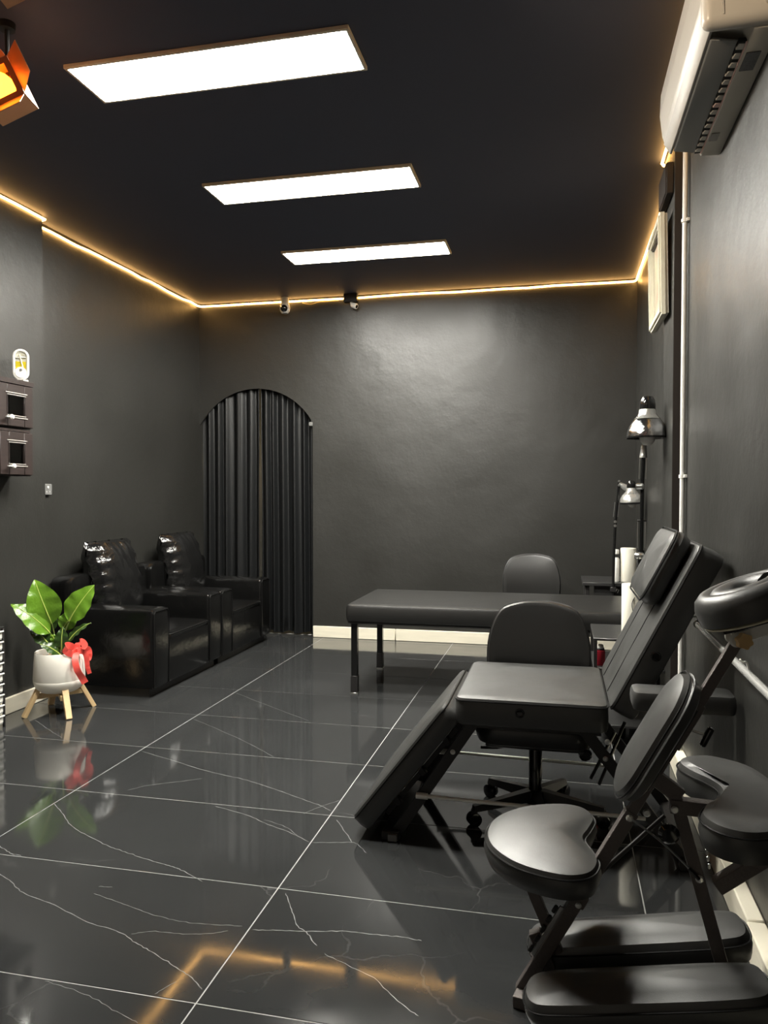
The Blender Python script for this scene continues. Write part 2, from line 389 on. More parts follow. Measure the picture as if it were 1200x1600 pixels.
mb.bm.faces.new((fr_t[0], fr_b[0], bk_b[0], bk_t[0])); mb.bm.faces.new((fr_t[-1], bk_t[-1], bk_b[-1], fr_b[-1]))
struct('wall_back_arch', mb, 'wall_paint', 'charcoal board with an arched opening over the curtained doorway')
struct('wall_back', MB().span((AX+AW, YB, 0), (XR+0.12, YB+0.08, ZC)), 'wall_paint', 'dark charcoal back wall')
# unseen front behind the camera: piers, header, open gap added for ambient fill light
fw = struct('wall_front', MB().span((XL, YF-0.1, 2.75), (XR, YF, ZC)), 'wall_paint')
struct('wall_front_side', MB().span((XL, YF-0.1, 0), (-2.9, YF, 2.75)), 'wall_paint')
struct('wall_front_end', MB().span((0.2, YF-0.1, 0), (XR, YF, 2.75)), 'wall_paint')
# small passage behind the curtain
struct('wall_passage', MB().span((XL-0.1, 8.2, 0), (-1.7, 8.3, 2.8)), 'white_tile')
struct('wall_passage_left', MB().span((XL-0.1, YB+0.14, 0), (XL, 8.2, 2.8)), 'white_tile')
struct('wall_passage_right', MB().span((-1.8, YB+0.09, 0), (-1.7, 8.2, 2.8)), 'white_tile')
struct('ceiling_passage', MB().span((XL-0.1, YB+0.09, 2.7), (-1.7, 8.3, 2.8)), 'white_tile')
struct('floor_passage', MB().span((XL-0.1, YB+0.10, -0.05), (-1.7, 8.3, 0.0)), 'white_tile')
pl = thing('passage_lamp', 'small warm hanging bulb behind the curtain gap', 'lamp', (-2.93, 7.6, 1.62))
obj('bulb', MB().lathe([(0, 0), (0.03, 0.015), (0.04, 0.05), (0.02, 0.09), (0, 0.1)], (-2.93, 7.6, 1.62), 16), 'warm_bulb', pl)
obj('cord', MB().tube([(-2.93, 7.6, 1.715), (-2.93, 7.6, 2.7)], 0.004, 6), 'black_plastic', pl)

# ---- baseboards
def baseboard(name, boards, label):
    par = None
    for k, (lo, hi) in enumerate(boards):
        m = MB().span(lo, hi, 0.004, 1)
        if par is None: par = struct(name, m, 'light_board', label)
        else: obj('board', m, 'light_board', par)
    return par
bb = baseboard('baseboard_back', [((-2.232, YB-0.018, 0), (-1.452, YB, 0.105)), ((-1.448, YB-0.018, 0), (-0.25, YB, 0.105)), ((-0.246, YB-0.018, 0), (XR, YB, 0.105))], 'pale wood-look baseboard along the back wall')
baseboard('baseboard_left', [((XP, 1.0, 0), (XP+0.02, 3.2, 0.10)), ((XP, 3.204, 0), (XP+0.02, YP, 0.10))], 'pale baseboard on the left pier')
baseboard('baseboard_right', [((XN-0.052, 0.5, 0), (XN, 2.38, 0.10)), ((XN-0.050, 2.384, 0), (XN, YC0-0.02, 0.102))], 'thick pale wooden baseboard along the right wall')

# ---- LED panels
PX0, PX1 = -2.035, -0.80
def panel(y, label):
    t = thing('ceiling_panel_light', label, 'ceiling light', ((PX0+PX1)/2, y, ZC-0.02), 'ceiling panel lights')
    d = 0.15
    fr = MB()
    for lo, hi in (((PX0, y-d, ZC-0.018), (PX1, y-d+0.014, ZC)), ((PX0, y+d-0.014, ZC-0.018), (PX1, y+d, ZC)),
                   ((PX0, y-d+0.014, ZC-0.018), (PX0+0.014, y+d-0.014, ZC)), ((PX1-0.014, y-d+0.014, ZC-0.018), (PX1, y+d-0.014, ZC))):
        obj('frame_rail', MB().span(lo, hi, 0.002, 1), 'panel_frame', t)
    fr.bm.free()
    obj('diffuser', MB().span((PX0+0.014, y-d+0.014, ZC-0.014), (PX1-0.014, y+d-0.014, ZC-0.004)), 'panel_light', t)
panel(3.02, 'glowing white rectangular ceiling panel nearest the front, largest in view')
panel(4.29, 'glowing white rectangular ceiling panel, middle of the row')
panel(5.575, 'glowing white rectangular ceiling panel nearest the back wall')

# ---- LED strip (runs along left pier, left wall, back wall, right wall)
zs = ZC-0.025
def wob(a, b, n=14, amp=0.004):
    a, b = Vector(a), Vector(b); rw = random.Random(int(a.x*100+b.y*10))
    return [a.lerp(b, k/n)+Vector((0, 0, rw.uniform(-amp, amp) if 0 < k < n else 0)) for k in range(n+1)]
path = wob((XP+0.012, 0.5, zs), (XP+0.012, YP+0.012, zs))+[Vector((XL+0.02, YP+0.02, zs-0.012))]
path += wob((XL+0.012, YP+0.06, zs-0.012), (XL+0.012, YB-0.05, zs), 16, 0.007)+[Vector((XL+0.03, YB-0.012, zs))]
path += wob((XL+0.07, YB-0.012, zs), (XR-0.03, YB-0.012, zs), 18, 0.004)
path += wob((XR-0.012, YB-0.04, zs), (XR-0.012, 4.52, zs), 8, 0.003)
ls = obj('light_strip', MB().tube(path, 0.0075, 6), 'strip_light'); tag(ls, 'long warm glowing strip light running round the ceiling edge', 'strip light')
path2 = [(XR-0.012, 4.47, zs), (XC+0.03, 4.435, zs), (XC-0.004, 4.42, zs), (XC-0.016, 4.39, zs), (XC-0.017, 4.1, zs), (XC-0.017, 3.2, zs), (XC-0.017, 2.4, zs)]
ls2 = obj('light_strip', MB().tube(path2, 0.0075, 6), 'strip_light'); tag(ls2, 'short bent warm strip light beside the air conditioner', 'strip light')
jb = thing('trunking_box', 'dark brown cable box below the ceiling between the two light strips', 'box', (0.515, 4.2, 2.82))
obj('body', MB().span((0.500, 4.05, 2.82), (XC-0.0005, 4.33, 2.975), 0.004, 1), 'brown_paint', jb)
obj('cover', MB().span((0.496, 4.055, 2.826), (0.500, 4.325, 2.969), 0.001, 1), 'brown_paint', jb)

# ================================================================== ARMCHAIRS
def cush_box(lo, hi, r=0.03, dome=0.0, axis='z', corner=0.03, belly=0.004):
    """padded block between lo and hi, cushion thickness along axis"""
    m = MB(); c = [(a+b)/2 for a, b in zip(lo, hi)]; s = [b-a for a, b in zip(lo, hi)]
    if axis == 'z': M = axes((c[0], c[1], lo[2]), (1, 0, 0), (0, 1, 0)); o = rrect(s[0], s[1], corner); t = s[2]
    elif axis == 'x': M = axes((lo[0], c[1], c[2]), (0, 1, 0), (0, 0, 1)); o = rrect(s[1], s[2], corner); t = s[0]
    else: M = axes((c[0], hi[1], c[2]), (1, 0, 0), (0, 0, 1)); o = rrect(s[0], s[2], corner); t = s[1]
    m.cushion(o, t, M, r, dome, belly)
    return m, M, o, t
def armchair(y0, label):
    t = thing('armchair', label, 'armchair', (-2.95, y0+0.51, 0), 'black leather armchairs')
    xf, xb = -2.57, -3.355
    obj('plinth', MB().span((xb+0.03, y0+0.03, 0), (xf-0.05, y0+0.99, 0.06)), 'black_plastic', t)
    obj('base', cush_box((xb+0.02, y0+0.19, 0.06), (xf-0.004, y0+0.83, 0.352), 0.012, 0, 'z', 0.02, 0)[0], 'gloss_leather', t)
    for a in (y0, y0+0.815):
        m, M, o, th = cush_box((xb+0.02, a, 0.055), (xf, a+0.205, 0.575), 0.028, 0.012, 'z', 0.025, 0.004)
        am = obj('arm', m, 'gloss_leather', t)
        obj('seam', MB().tube([Vector((xf+0.0015, a+0.205*u, zz)) for u, zz in ((0.03, 0.07), (0.03, 0.55), (0.12, 0.565), (0.88, 0.565), (0.97, 0.55), (0.97, 0.07))], 0.0035, 6), 'piping', am)
    m, M, o, th = cush_box((xb+0.14, y0+0.208, 0.345), (xf-0.001, y0+0.812, 0.394), 0.022, 0.02, 'z', 0.035, 0.003)
    sc = obj('seat_cushion', m, 'gloss_leather', t)
    obj('piping', MB().tube(outline3(o, M, th-0.012, 0.001), 0.004, 6, closed=True), 'piping', sc)
    m, M, o, th = cush_box((xb, y0+0.02, 0.06), (xb+0.17, y0+1.0, 0.775), 0.035, 0.01, 'x', 0.06)
    obj('backrest', m, 'gloss_leather', t)
    # plump crumpled back pillow
    mb = MB(); nu, nv = 22, 26; rp = random.Random(5)
    cy, cz, hw, hh, ht = y0+0.485, 0.695, 0.265, 0.305, 0.135
    tilt = R(10)
    def pt(u, v, side):
        e = (1-abs(u)**2.6)*(1-abs(v)**2.6); e = max(0, e)**0.42
        pinch = 1-0.09*(abs(u)**2)*(1-abs(v)**2)-0.0
        pv = 1-0.07*(abs(v)**2)*(1-abs(u)**2)
        yy = u*hw*pv; zz = v*hh*pinch
        edge = max(abs(u), abs(v))
        wv = 0.011*edge**3*math.sin(17*(v if abs(u) > abs(v) else u)+2*u+3*v*side)+0.005*math.sin(9*u*v+5*v+side)
        xx = side*(ht*e+wv*1.0)
        xx2 = xx*math.cos(tilt)-zz*math.sin(tilt); zz2 = xx*math.sin(tilt)+zz*math.cos(tilt)
        return Vector((-3.185+xx2+0.02, cy+yy, cz+zz2))
    for side in (1, -1):
        g = [[mb.bm.verts.new(pt(-1+2*i/nu, -1+2*j/nv, side)) for j in range(nv+1)] for i in range(nu+1)]
        for i in range(nu):
            for j in range(nv): mb.bm.faces.new((g[i][j], g[i+1][j], g[i+1][j+1], g[i][j+1]))
    bmesh.ops.remove_doubles(mb.bm, verts=mb.bm.verts, dist=0.004)
    obj('back_pillow', mb, 'pillow_leather', t, angle=80)
    return t
armchair(4.50, 'glossy black leather armchair with plump pillow, beside the potted plant')
armchair(5.53, 'glossy black leather armchair with plump pillow, next to the curtain')

# ================================================================== CURTAINS
def curtain(x0, x1, y, z0, gap_side, label, seed):
    n, nz = 130, 14; mb = MB(); rr = random.Random(seed); ph = [rr.uniform(0, 6.28) for _ in range(4)]
    def P(u, v, off):
        z = z0+(2.42-z0)*v
        fold = 0.026*math.sin(2*PI*(u+0.03*math.sin(9*u+ph[3]))*5.6+ph[0]+0.5*math.sin(2.2*v+ph[1]))+0.005*math.sin(2*PI*u*10.3+ph[2]+0.8*v)
        sl = 1-0.25*v
        x = x0+(x1-x0)*u
        bow = 0.0055*math.sin(PI*min(1, max(0, (v-0.06)/0.68)))**0.7 if 0.06 < v < 0.74 else 0
        x += gap_side*bow*(u if gap_side < 0 else (1-u))*1.0
        hem = 0.010*math.sin(2*PI*u*3+ph[3])*(1-v)**6
        return Vector((x, y+fold*sl+off, z+hem))
    f = [[mb.bm.verts.new(P(i/n, j/nz, 0)) for j in range(nz+1)] for i in range(n+1)]
    b = [[mb.bm.verts.new(P(i/n, j/nz, 0.003)) for j in range(nz+1)] for i in range(n+1)]
    for i in range(n):
        for j in range(nz):
            mb.bm.faces.new((f[i][j], f[i+1][j], f[i+1][j+1], f[i][j+1])); mb.bm.faces.new((b[i][j], b[i][j+1], b[i+1][j+1], b[i+1][j]))
        mb.bm.faces.new((f[i][0], b[i][0], b[i+1][0], f[i+1][0])); mb.bm.faces.new((f[i][nz], f[i+1][nz], b[i+1][nz], b[i][nz]))
    for j in range(nz):
        mb.bm.faces.new((f[0][j], f[0][j+1], b[0][j+1], b[0][j])); mb.bm.faces.new((f[n][j], b[n][j], b[n][j+1], f[n][j+1]))
    t = thing('curtain', label, 'curtain', ((x0+x1)/2, y, 0), 'doorway curtains')
    obj('drape', mb, 'satin', t, angle=80)
    for k in range(6):
        xx = x0+(x1-x0)*(k+0.5)/6
        obj('curtain_ring', MB().tube([(xx, y+0.012*math.cos(a), 2.428+0.012*math.sin(a)) for a in [2*PI*q/12 for q in range(12)]], 0.002, 5, closed=True), 'black_metal', t)
curtain(-3.366, -2.7740, YB+0.055, 0.03, -1, 'black satin curtain on the left of the arched doorway', 3)
curtain(-2.7735, -2.238, YB+0.062, 0.022, 1, 'black satin curtain on the right of the arched doorway', 8)
rd = thing('curtain_rod', 'black rod carrying the curtains behind the arch', 'curtain rod', (-2.8, YB+0.058, 2.44))
obj('rod', MB().tube([(-3.365, YB+0.058, 2.436), (-2.10, YB+0.058, 2.436)], 0.008, 10), 'black_metal', rd)
obj('bracket', MB().span((-2.12, YB+0.05, 2.42), (-2.10, YB+0.081, 2.45)), 'black_metal', rd)
hk = obj('arch_hook', MB().span((-2.268, YB-0.012, 1.955), (-2.235, YB+0.003, 1.99), 0.003, 1), 'grey_plastic'); tag(hk, 'tiny grey clip at the right foot of the arch', 'clip')

# ================================================================== PLANT
PC = Vector((-2.985, 4.11, 0))
pt_ = thing('potted_plant', 'leafy green plant in white pot on wooden legs with red bow', 'plant', PC)
pot = obj('pot', MB().lathe([(0, 0.125), (0.06, 0.125), (0.105, 0.135), (0.135, 0.158), (0.147, 0.19), (0.149, 0.205), (0.1478, 0.208), (0.149, 0.211), (0.145, 0.30), (0.139, 0.372), (0.136, 0.376), (0.131, 0.372), (0.134, 0.30), (0.0, 0.30)], PC, 40, cap=False), 'pot_white', pt_)
obj('soil', MB().lathe([(0.132, 0.335), (0.09, 0.345), (0.04, 0.35), (0, 0.348)], PC, 30, cap=False), 'soil', pt_)
rs = random.Random(4)
for k in range(14):
    a = rs.uniform(0, 6.28); rr_ = rs.uniform(0.03, 0.115)
    obj('pebble', MB().lathe([(0, 0), (0.011, 0.003), (0.014, 0.009), (0.008, 0.015), (0, 0.016)], PC+Vector((rr_*math.cos(a), rr_*math.sin(a), 0.342)), 8), ('soil', 'pale_wood')[k % 2], pt_)
for ang in (-130, -42, 48, 138):
    a = R(ang+2); d = Vector((math.cos(a), math.sin(a), 0)); sd = Vector((-d.y, d.x, 0))
    obj('leg', MB().bar(PC+d*0.118+Vector((0, 0, 0.165)), PC+d*0.205+Vector((0, 0, 0.0)), 0.026, 0.036, sd, 0.002), 'pale_wood', pt_)
obj('cross_brace', MB().bar(PC+Vector((-0.09, -0.10, 0.112)), PC+Vector((0.09, 0.10, 0.112)), 0.02, 0.03, (0, 0, 1)), 'pale_wood', pt_)
obj('cross_brace', MB().bar(PC+Vector((0.09, -0.10, 0.112)), PC+Vector((-0.09, 0.10, 0.112)), 0.02, 0.03, (0, 0, 1)), 'pale_wood', pt_)
# camera-facing basis at the plant: right and toward-viewer directions in the room
RX = Vector((0.815, 0.58, 0)).normalized(); TV = Vector((0.58, -0.815, 0)).normalized(); UP = Vector((0, 0, 1))
def pp(px, py, dz=0.0):
    """sideways / height offsets read off the photo at the plant's distance"""
    s = 0.00389
    return PC+RX*((px-87)*s)+UP*(0.375+(1016-py)*s)+TV*dz
def leaf(base, tip, wd, nrm, m, droop=0.02, fold=0.25, seed=0, shape=0.42):
    base, tip = Vector(base), Vector(tip); d = tip-base; ln = d.length; d.normalize()
    nrm = Vector(nrm); nrm = (nrm-d*nrm.dot(d)).normalized(); sd = d.cross(nrm)
    n, k = 14, 4; mb = MB(); rr = random.Random(seed)
    def wdt(t): return wd*0.5*max(0.02, (math.sin(PI*t**0.75))**0.8*(1.0 if t < 0.9 else 1.0))
    rows = []
    for i in range(n+1):
        t = i/n; c = base+d*ln*t+nrm*(-droop*(2*t-1)**2+droop)
        row = []
        for j in range(-k, k+1):
            q = j/k; hw_ = wdt(t) if 0 < i < n else wd*0.02
            wave = 0.006*math.sin(7*t*PI+seed+q*2)*abs(q)
            row.append(c+sd*hw_*q+nrm*(fold*hw_*(abs(q)**1.3)+wave))
        rows.append(row)
    f = [[mb.bm.verts.new(p+nrm*0.0006) for p in r_] for r_ in rows]; b = [[mb.bm.verts.new(p-nrm*0.0006) for p in r_] for r_ in rows]
    for i in range(n):
        for j in range(2*k):
            mb.bm.faces.new((f[i][j], f[i+1][j], f[i+1][j+1], f[i][j+1])); mb.bm.faces.new((b[i][j], b[i][j+1], b[i+1][j+1], b[i+1][j]))
    o = obj('leaf', mb, m, pt_, angle=80)
    rib = [rows[i][k]+nrm*0.0015 for i in range(n+1)]
    obj('leaf_rib', MB().tube(rib, [0.0045*(1-0.8*i/n) for i in range(n+1)], 5), 'leaf_rib', o)
    root_ = PC+Vector((rr.uniform(-.03, .03), rr.uniform(-.03, .03), 0.34))
    mid = root_.lerp(base, 0.5)+Vector((0, 0, 0.01))
    obj('stem', MB().tube(crom([root_, mid, base, base+d*0.02], 5, False), 0.0045, 6), 'stem_green', pt_)
leaf(pp(77, 972, .02), pp(53, 903, -.01), 0.195, TV+UP*0.25+RX*(-0.1), 'leaf_bright', 0.03, 0.16, 1)
leaf(pp(74, 986, .03), pp(20, 938, .04), 0.150, TV*0.75+UP*0.75, 'leaf_bright', 0.03, 0.12, 2)
leaf(pp(102, 970, .02), pp(140, 914, .03), 0.165, TV*0.85-RX*0.45+UP*0.3, 'leaf_bright', 0.02, 0.18, 3)
leaf(pp(73, 1006, .02), pp(43, 972, .0), 0.115, TV*0.8+UP*0.3+RX*0.4, 'leaf_dark', 0.02, 0.3, 4)
leaf(pp(100, 1003, .02), pp(134, 974, .03), 0.062, TV*0.5-RX*0.6+UP*0.5, 'leaf_dark', 0.02, 0.2, 5)
leaf(pp(91, 1012, .06), pp(93, 976, .06), 0.085, TV+UP*0.2-RX*.2, 'leaf_dark', 0.015, 0.15, 6)
leaf(pp(89, 1020, .07), pp(59, 999, .09), 0.085, TV*0.6+UP*0.8, 'leaf_dark', 0.015, 0.12, 7)
leaf(pp(92, 985, -.04), pp(112, 957, -.06), 0.11, TV*0.8+UP*0.5, 'leaf_bright', 0.015, 0.15, 8)
leaf(pp(70, 990, -.05), pp(70, 950, -.10), 0.12, TV*0.8+UP*0.5, 'leaf_dark', 0.015, 0.15, 9)
leaf(pp(84, 1004, .03), pp(76, 985, .05), 0.05, TV+UP*0.2, 'leaf_bright', 0.01, 0.15, 10)
# red bow tied at the rim
def ribbon(pts, wd, side, mb, th=0.0012):
    pts = crom([Vector(p) for p in pts], 6, False); f = []; n = len(pts)
    for i, p in enumerate(pts):
        p = Vector(p); d = Vector(pts[min(i+1, n-1)])-Vector(pts[max(i-1, 0)]); d.normalize(); sd = Vector(side); sd = (sd-d*sd.dot(d)).normalized(); nn = d.cross(sd)*th
        ww = wd if not isinstance(wd, (list, tuple)) else wd[0]+(wd[1]-wd[0])*i/(n-1)
        f.append([mb.bm.verts.new(p+sd*ww/2+nn+d.cross(sd)*0.003*math.sin(i*0.9)), mb.bm.verts.new(p-sd*ww/2+nn-d.cross(sd)*0.003*math.sin(i*0.9+1)), mb.bm.verts.new(p-sd*ww/2-nn-d.cross(sd)*0.003*math.sin(i*0.9+1)), mb.bm.verts.new(p+sd*ww/2-nn+d.cross(sd)*0.003*math.sin(i*0.9))])
    for a, b in zip(f, f[1:]):
        for k in range(4): mb.bm.faces.new((a[k], a[(k+1) % 4], b[(k+1) % 4], b[k]))
    mb.bm.faces.new(f[0][::-1]); mb.bm.faces.new(f[-1])
bow = obj('bow', MB().lathe([(0, -0.018), (0.012, -0.014), (0.015, 0), (0.012, 0.014), (0, 0.018)], pp(113, 1013, .10), 12, axis=(0, 0, 1)), 'ribbon', pt_)
m = MB(); ribbon([pp(113, 1013, .10), pp(104, 1004, .12), pp(96, 1003, .13), pp(97, 1010, .145), pp(105, 1016, .13), pp(113, 1013, .11)], (0.038, 0.038), UP+RX*.3, m); obj('bow_loop', m, 'ribbon', bow, angle=80)
m = MB(); ribbon([pp(113, 1013, .10), pp(114, 1004, .09), pp(119, 1000, .08), pp(124, 1005, .10), pp(121, 1012, .12), pp(113, 1013, .11)], (0.038, 0.038), UP*.6+RX*.7, m); obj('bow_loop', m, 'ribbon', bow, angle=80)
m = MB(); ribbon([pp(113, 1014, .11), pp(110, 1024, .155), pp(113, 1040, .165), pp(119, 1052, .150), pp(124, 1062, .145)], (0.034, 0.040), RX, m); obj('bow_tail', m, 'ribbon', bow, angle=80)
m = MB(); ribbon([pp(115, 1013, .10), pp(124, 1017, .10), pp(127, 1028, .10), pp(128, 1040, .095), pp(131, 1051, .09)], (0.034, 0.024), RX, m); obj('bow_tail', m, 'ribbon', bow, angle=80)
m = MB(); ribbon([pp(115, 1013, .10), pp(122, 1012, .09), pp(129, 1013, .08), pp(131, 1022, .08), pp(129, 1030, .085)], (0.04, 0.03), RX*.5+UP*.4, m); obj('bow_tail', m, 'ribbon', bow, angle=80)

# ================================================================== LEFT WALL THINGS
def cabinet(y0, y1, z0, z1, label, lid):
    t = thing('wall_cabinet', label, 'cabinet', ((XP-3.12)/2, (y0+y1)/2, z0), 'small wall cabinets')
    xf, xb = -3.125, XP+0.001
    b = MB()
    obj('side_panel', MB().span((xb, y0, z0), (xf, y0+0.014, z1), 0.001, 1), 'cabinet_wood', t)
    obj('side_panel', MB().span((xb, y1-0.014, z0), (xf, y1, z1), 0.001, 1), 'cabinet_wood', t)
    obj('bottom_panel', MB().span((xb, y0+0.014, z0), (xf, y1-0.014, z0+0.014)), 'cabinet_wood', t)
    obj('top_panel', MB().span((xb, y0-(0.004 if lid else -0.014), z1-0.016), (xf+(0.02 if lid else 0), y1+(0.006 if lid else -0.014), z1+(0.012 if lid else 0)), 0.001, 1), 'cabinet_wood', t)
    obj('back_panel', MB().span((xb, y0+0.014, z0+0.014), (xb+0.008, y1-0.014, z1-0.016)), 'dark_slot', t)
    b.bm.free()
    d = thing('door', '', '', (0, 0, 0)); bpy.data.objects.remove(d)
    sw = 0.078; xo = xf+0.018
    door = obj('door', MB().span((xf, y0+0.004, z0+0.006), (xo, y0+sw, z1-0.02), 0.003, 1), 'cabinet_wood', t)
    obj('door_rail', MB().span((xf, y1-sw, z0+0.006), (xo, y1-0.004, z1-0.02), 0.003, 1), 'cabinet_wood', door)
    obj('door_rail', MB().span((xf, y0+sw, z0+0.006), (xo, y1-sw, z0+0.006+sw*0.85), 0.003, 1), 'cabinet_wood', door)
    obj('door_rail', MB().span((xf, y0+sw, z1-0.02-sw*0.85), (xo, y1-sw, z1-0.02), 0.003, 1), 'cabinet_wood', door)
    for zz, s in ((z0+0.006+sw*0.85, -1), (z1-0.02-sw*0.85, 1)):
        obj('moulding', MB().tube([(xo+0.003, y0+sw-0.02, zz+s*0.016), (xo+0.003, y1-sw+0.02, zz+s*0.016)], 0.004, 6), 'cabinet_edge', door)
        obj('moulding', MB().tube([(xo+0.003, y0+sw-0.008, zz+s*0.004), (xo+0.003, y1-sw+0.008, zz+s*0.004)], 0.003, 6), 'cabinet_edge', door)
    for yy in (y0+sw-0.004, y1-sw+0.004):
        obj('moulding', MB().tube([(xo+0.002, yy, z0+sw), (xo+0.002, yy, z1-sw-0.01)], 0.003, 6), 'cabinet_wood', door)
    obj('pane', MB().span((xf+0.005, y0+sw, z0+0.07), (xf+0.008, y1-sw, z1-0.085)), 'clear_glass', door)
    kn = Vector((xo, y0+0.075, z0+0.055))
    obj('knob', MB().lathe([(0.005, 0), (0.005, 0.016), (0.013, 0.022), (0.016, 0.032), (0.010, 0.041), (0, 0.043)], kn, 14, axis=(1, 0, 0)), 'white_plastic', door)
    obj('knob_stem', MB().tube([kn+Vector((0.03, 0, 0)), kn+Vector((0.032, -0.045, 0))], 0.004, 6), 'white_plastic', door)
    return t
cabinet(3.76, 4.06, 1.722, 1.992, 'upper dark brown wall cabinet with glass pane and white knob', True)
cabinet(3.77, 4.055, 1.44, 1.716, 'lower dark brown wall cabinet with glass pane and white knob', False)
jr = thing('jar', 'small white lidded jar inside the upper wall cabinet', 'jar', (-3.18, 3.93, 1.736))
obj('body', MB().lathe([(0.026, 0), (0.028, 0.01), (0.028, 0.045), (0.022, 0.052)], (-3.18, 3.93, 1.736), 16), 'white_plastic', jr)
obj('lid', MB().lathe([(0.024, 0.052), (0.024, 0.064), (0.02, 0.068)], (-3.18, 3.93, 1.736), 16), 'silver_grey', jr)
bt = thing('bottle', 'pale glass bottle with thin neck in the lower wall cabinet', 'bottle', (-3.19, 3.90, 1.454))
obj('body', MB().lathe([(0.03, 0), (0.032, 0.01), (0.032, 0.075), (0.012, 0.10), (0.01, 0.15), (0.012, 0.152)], (-3.19, 3.90, 1.454), 18), 'silver_grey', bt)
obj('cap', MB().lathe([(0.012, 0.152), (0.012, 0.17), (0, 0.172)], (-3.19, 3.90, 1.454), 12), 'black_plastic', bt)
ct = thing('soap_dish', 'small white oval dish in the lower wall cabinet', 'dish', (-3.16, 3.90, 1.454))
obj('bowl', MB().box((-3.147, 3.885, 1.507), (0.03, 0.07, 0.012), None, 0.005, 2), 'white_plastic', ct)
obj('foot', MB().box((-3.147, 3.885, 1.478), (0.012, 0.03, 0.048), None, 0.003, 1), 'white_plastic', ct)
# air freshener
af = Vector((-3.165, 4.028, 2.005))
fr = thing('air_freshener', 'white capsule-shaped air freshener with yellow liquid on the wall cabinet', 'air freshener', af)
RA = Vector((0.80, 0.60, 0)); MA = axes(af+Vector((0, 0, 0.105)), RA, (0, 0, 1))
cap = lambda hw_, hh_, n_=10: [(hw_*math.cos(a), (hh_-hw_)+hw_*math.sin(a)) for a in [PI*k/n_ for k in range(n_+1)]]+[(hw_*math.cos(a), -(hh_-hw_)+hw_*math.sin(a)) for a in [PI+PI*k/n_ for k in range(n_+1)]]
rim = cap(0.038, 0.086)
obj('body', MB().tube([MA @ Vector((u, v, 0)) for u, v in rim], 0.0085, 8, closed=True), 'white_plastic', fr)
obj('back_plate', MB().prism(cap(0.038, 0.086), -0.008, -0.004, MA), 'frame_side', fr)
obj('liquid', MB().prism([(-0.028, -0.03), (0.028, -0.03), (0.028, 0.018), (-0.028, 0.018)], -0.004, 0.004, MA), 'yellow_liquid', fr)
obj('dispenser', MB().prism(cap(0.032, 0.033), -0.004, 0.012, MA @ Matrix.Translation((0, -0.048, 0))), 'white_plastic', fr)
obj('button', MB().lathe([(0.008, 0), (0.008, 0.004), (0, 0.004)], MA @ Vector((0, -0.034, 0.012)), 12, axis=MA.to_3x3() @ Vector((0, 0, 1))), 'grey_plastic', fr)
obj('reed', MB().tube([MA @ Vector((0.014, -0.028, 0.005)), MA @ Vector((-0.008, 0.06, 0.006))], 0.004, 6), 'cream', fr)
obj('cross_bar', MB().tube([MA @ Vector((-0.03, 0.04, 0.004)), MA @ Vector((0.03, 0.045, 0.004))], 0.003, 6), 'white_plastic', fr)
for u in (-0.025, 0.025):
    obj('foot', MB().box(MA @ Vector((u, -0.098, 0)), (0.03, 0.03, 0.014), (0, 0, R(37)), 0.003, 1), 'white_plastic', fr)
# wall socket by the pier
so = thing('wall_socket', 'small grey surface-mounted socket on the left wall', 'socket', (XL+0.01, 4.51, 1.36))
obj('box', MB().span((XL+0.0005, 4.465, 1.325), (XL+0.020, 4.553, 1.40), 0.003, 1), 'grey_plastic', so)
obj('cover', MB().span((XL+0.020, 4.467, 1.327), (XL+0.024, 4.551, 1.398), 0.002, 1), 'grey_plastic', so)
obj('switch', MB().span((XL+0.024, 4.50, 1.368), (XL+0.029, 4.516, 1.385), 0.002, 1), 'white_plastic', so)
for yy in (4.49, 4.52): obj('pin_cover', MB().span((XL+0.024, yy, 1.343), (XL+0.0252, yy+0.012, 1.352)), 'silver_grey', so)
# drawer tower at the frame edge
dt = thing('drawer_tower', 'black frame tower of grey drawers with white handles', 'drawers', (-3.17, 3.60, 0))
x0, x1, y0, y1, H = -3.245, -3.095, 3.42, 3.775, 0.565
for (a, b) in ((x0, y0), (x0, y1-0.012), (x1-0.012, y0), (x1-0.012, y1-0.012)):
    obj('post', MB().span((a, b, 0), (a+0.012, b+0.012, H), 0.001, 1), 'black_metal', dt)
obj('top', MB().span((x0, y0, H), (x1, y1, H+0.012), 0.002, 1), 'black_plastic', dt)
for k in range(9):
    z = 0.02+k*0.0605
    dr = obj('drawer', MB().span((x0+0.014, y0+0.014, z), (x1-0.004, y1-0.014, z+0.05), 0.003, 1), 'drawer_grey', dt)
    obj('handle', MB().span((x1-0.004, y0+0.12, z+0.014), (x1+0.012, y1-0.10, z+0.034), 0.004, 1), 'white_plastic', dr)
    obj('drawer_lip', MB().span((x1-0.004, y0+0.012, z+0.044), (x1+0.008, y1-0.012, z+0.052), 0.002, 1), 'white_plastic', dr)
    obj('label_card', MB().span((x1-0.004, y1-0.075, z+0.010), (x1-0.002, y1-0.02, z+0.038)), 'white_plastic', dr)
    obj('runner', MB().span((x0+0.002, y1-0.0135, z+0.008), (x1-0.004, y1-0.004, z+0.04), 0.002, 1), 'white_plastic', dr)

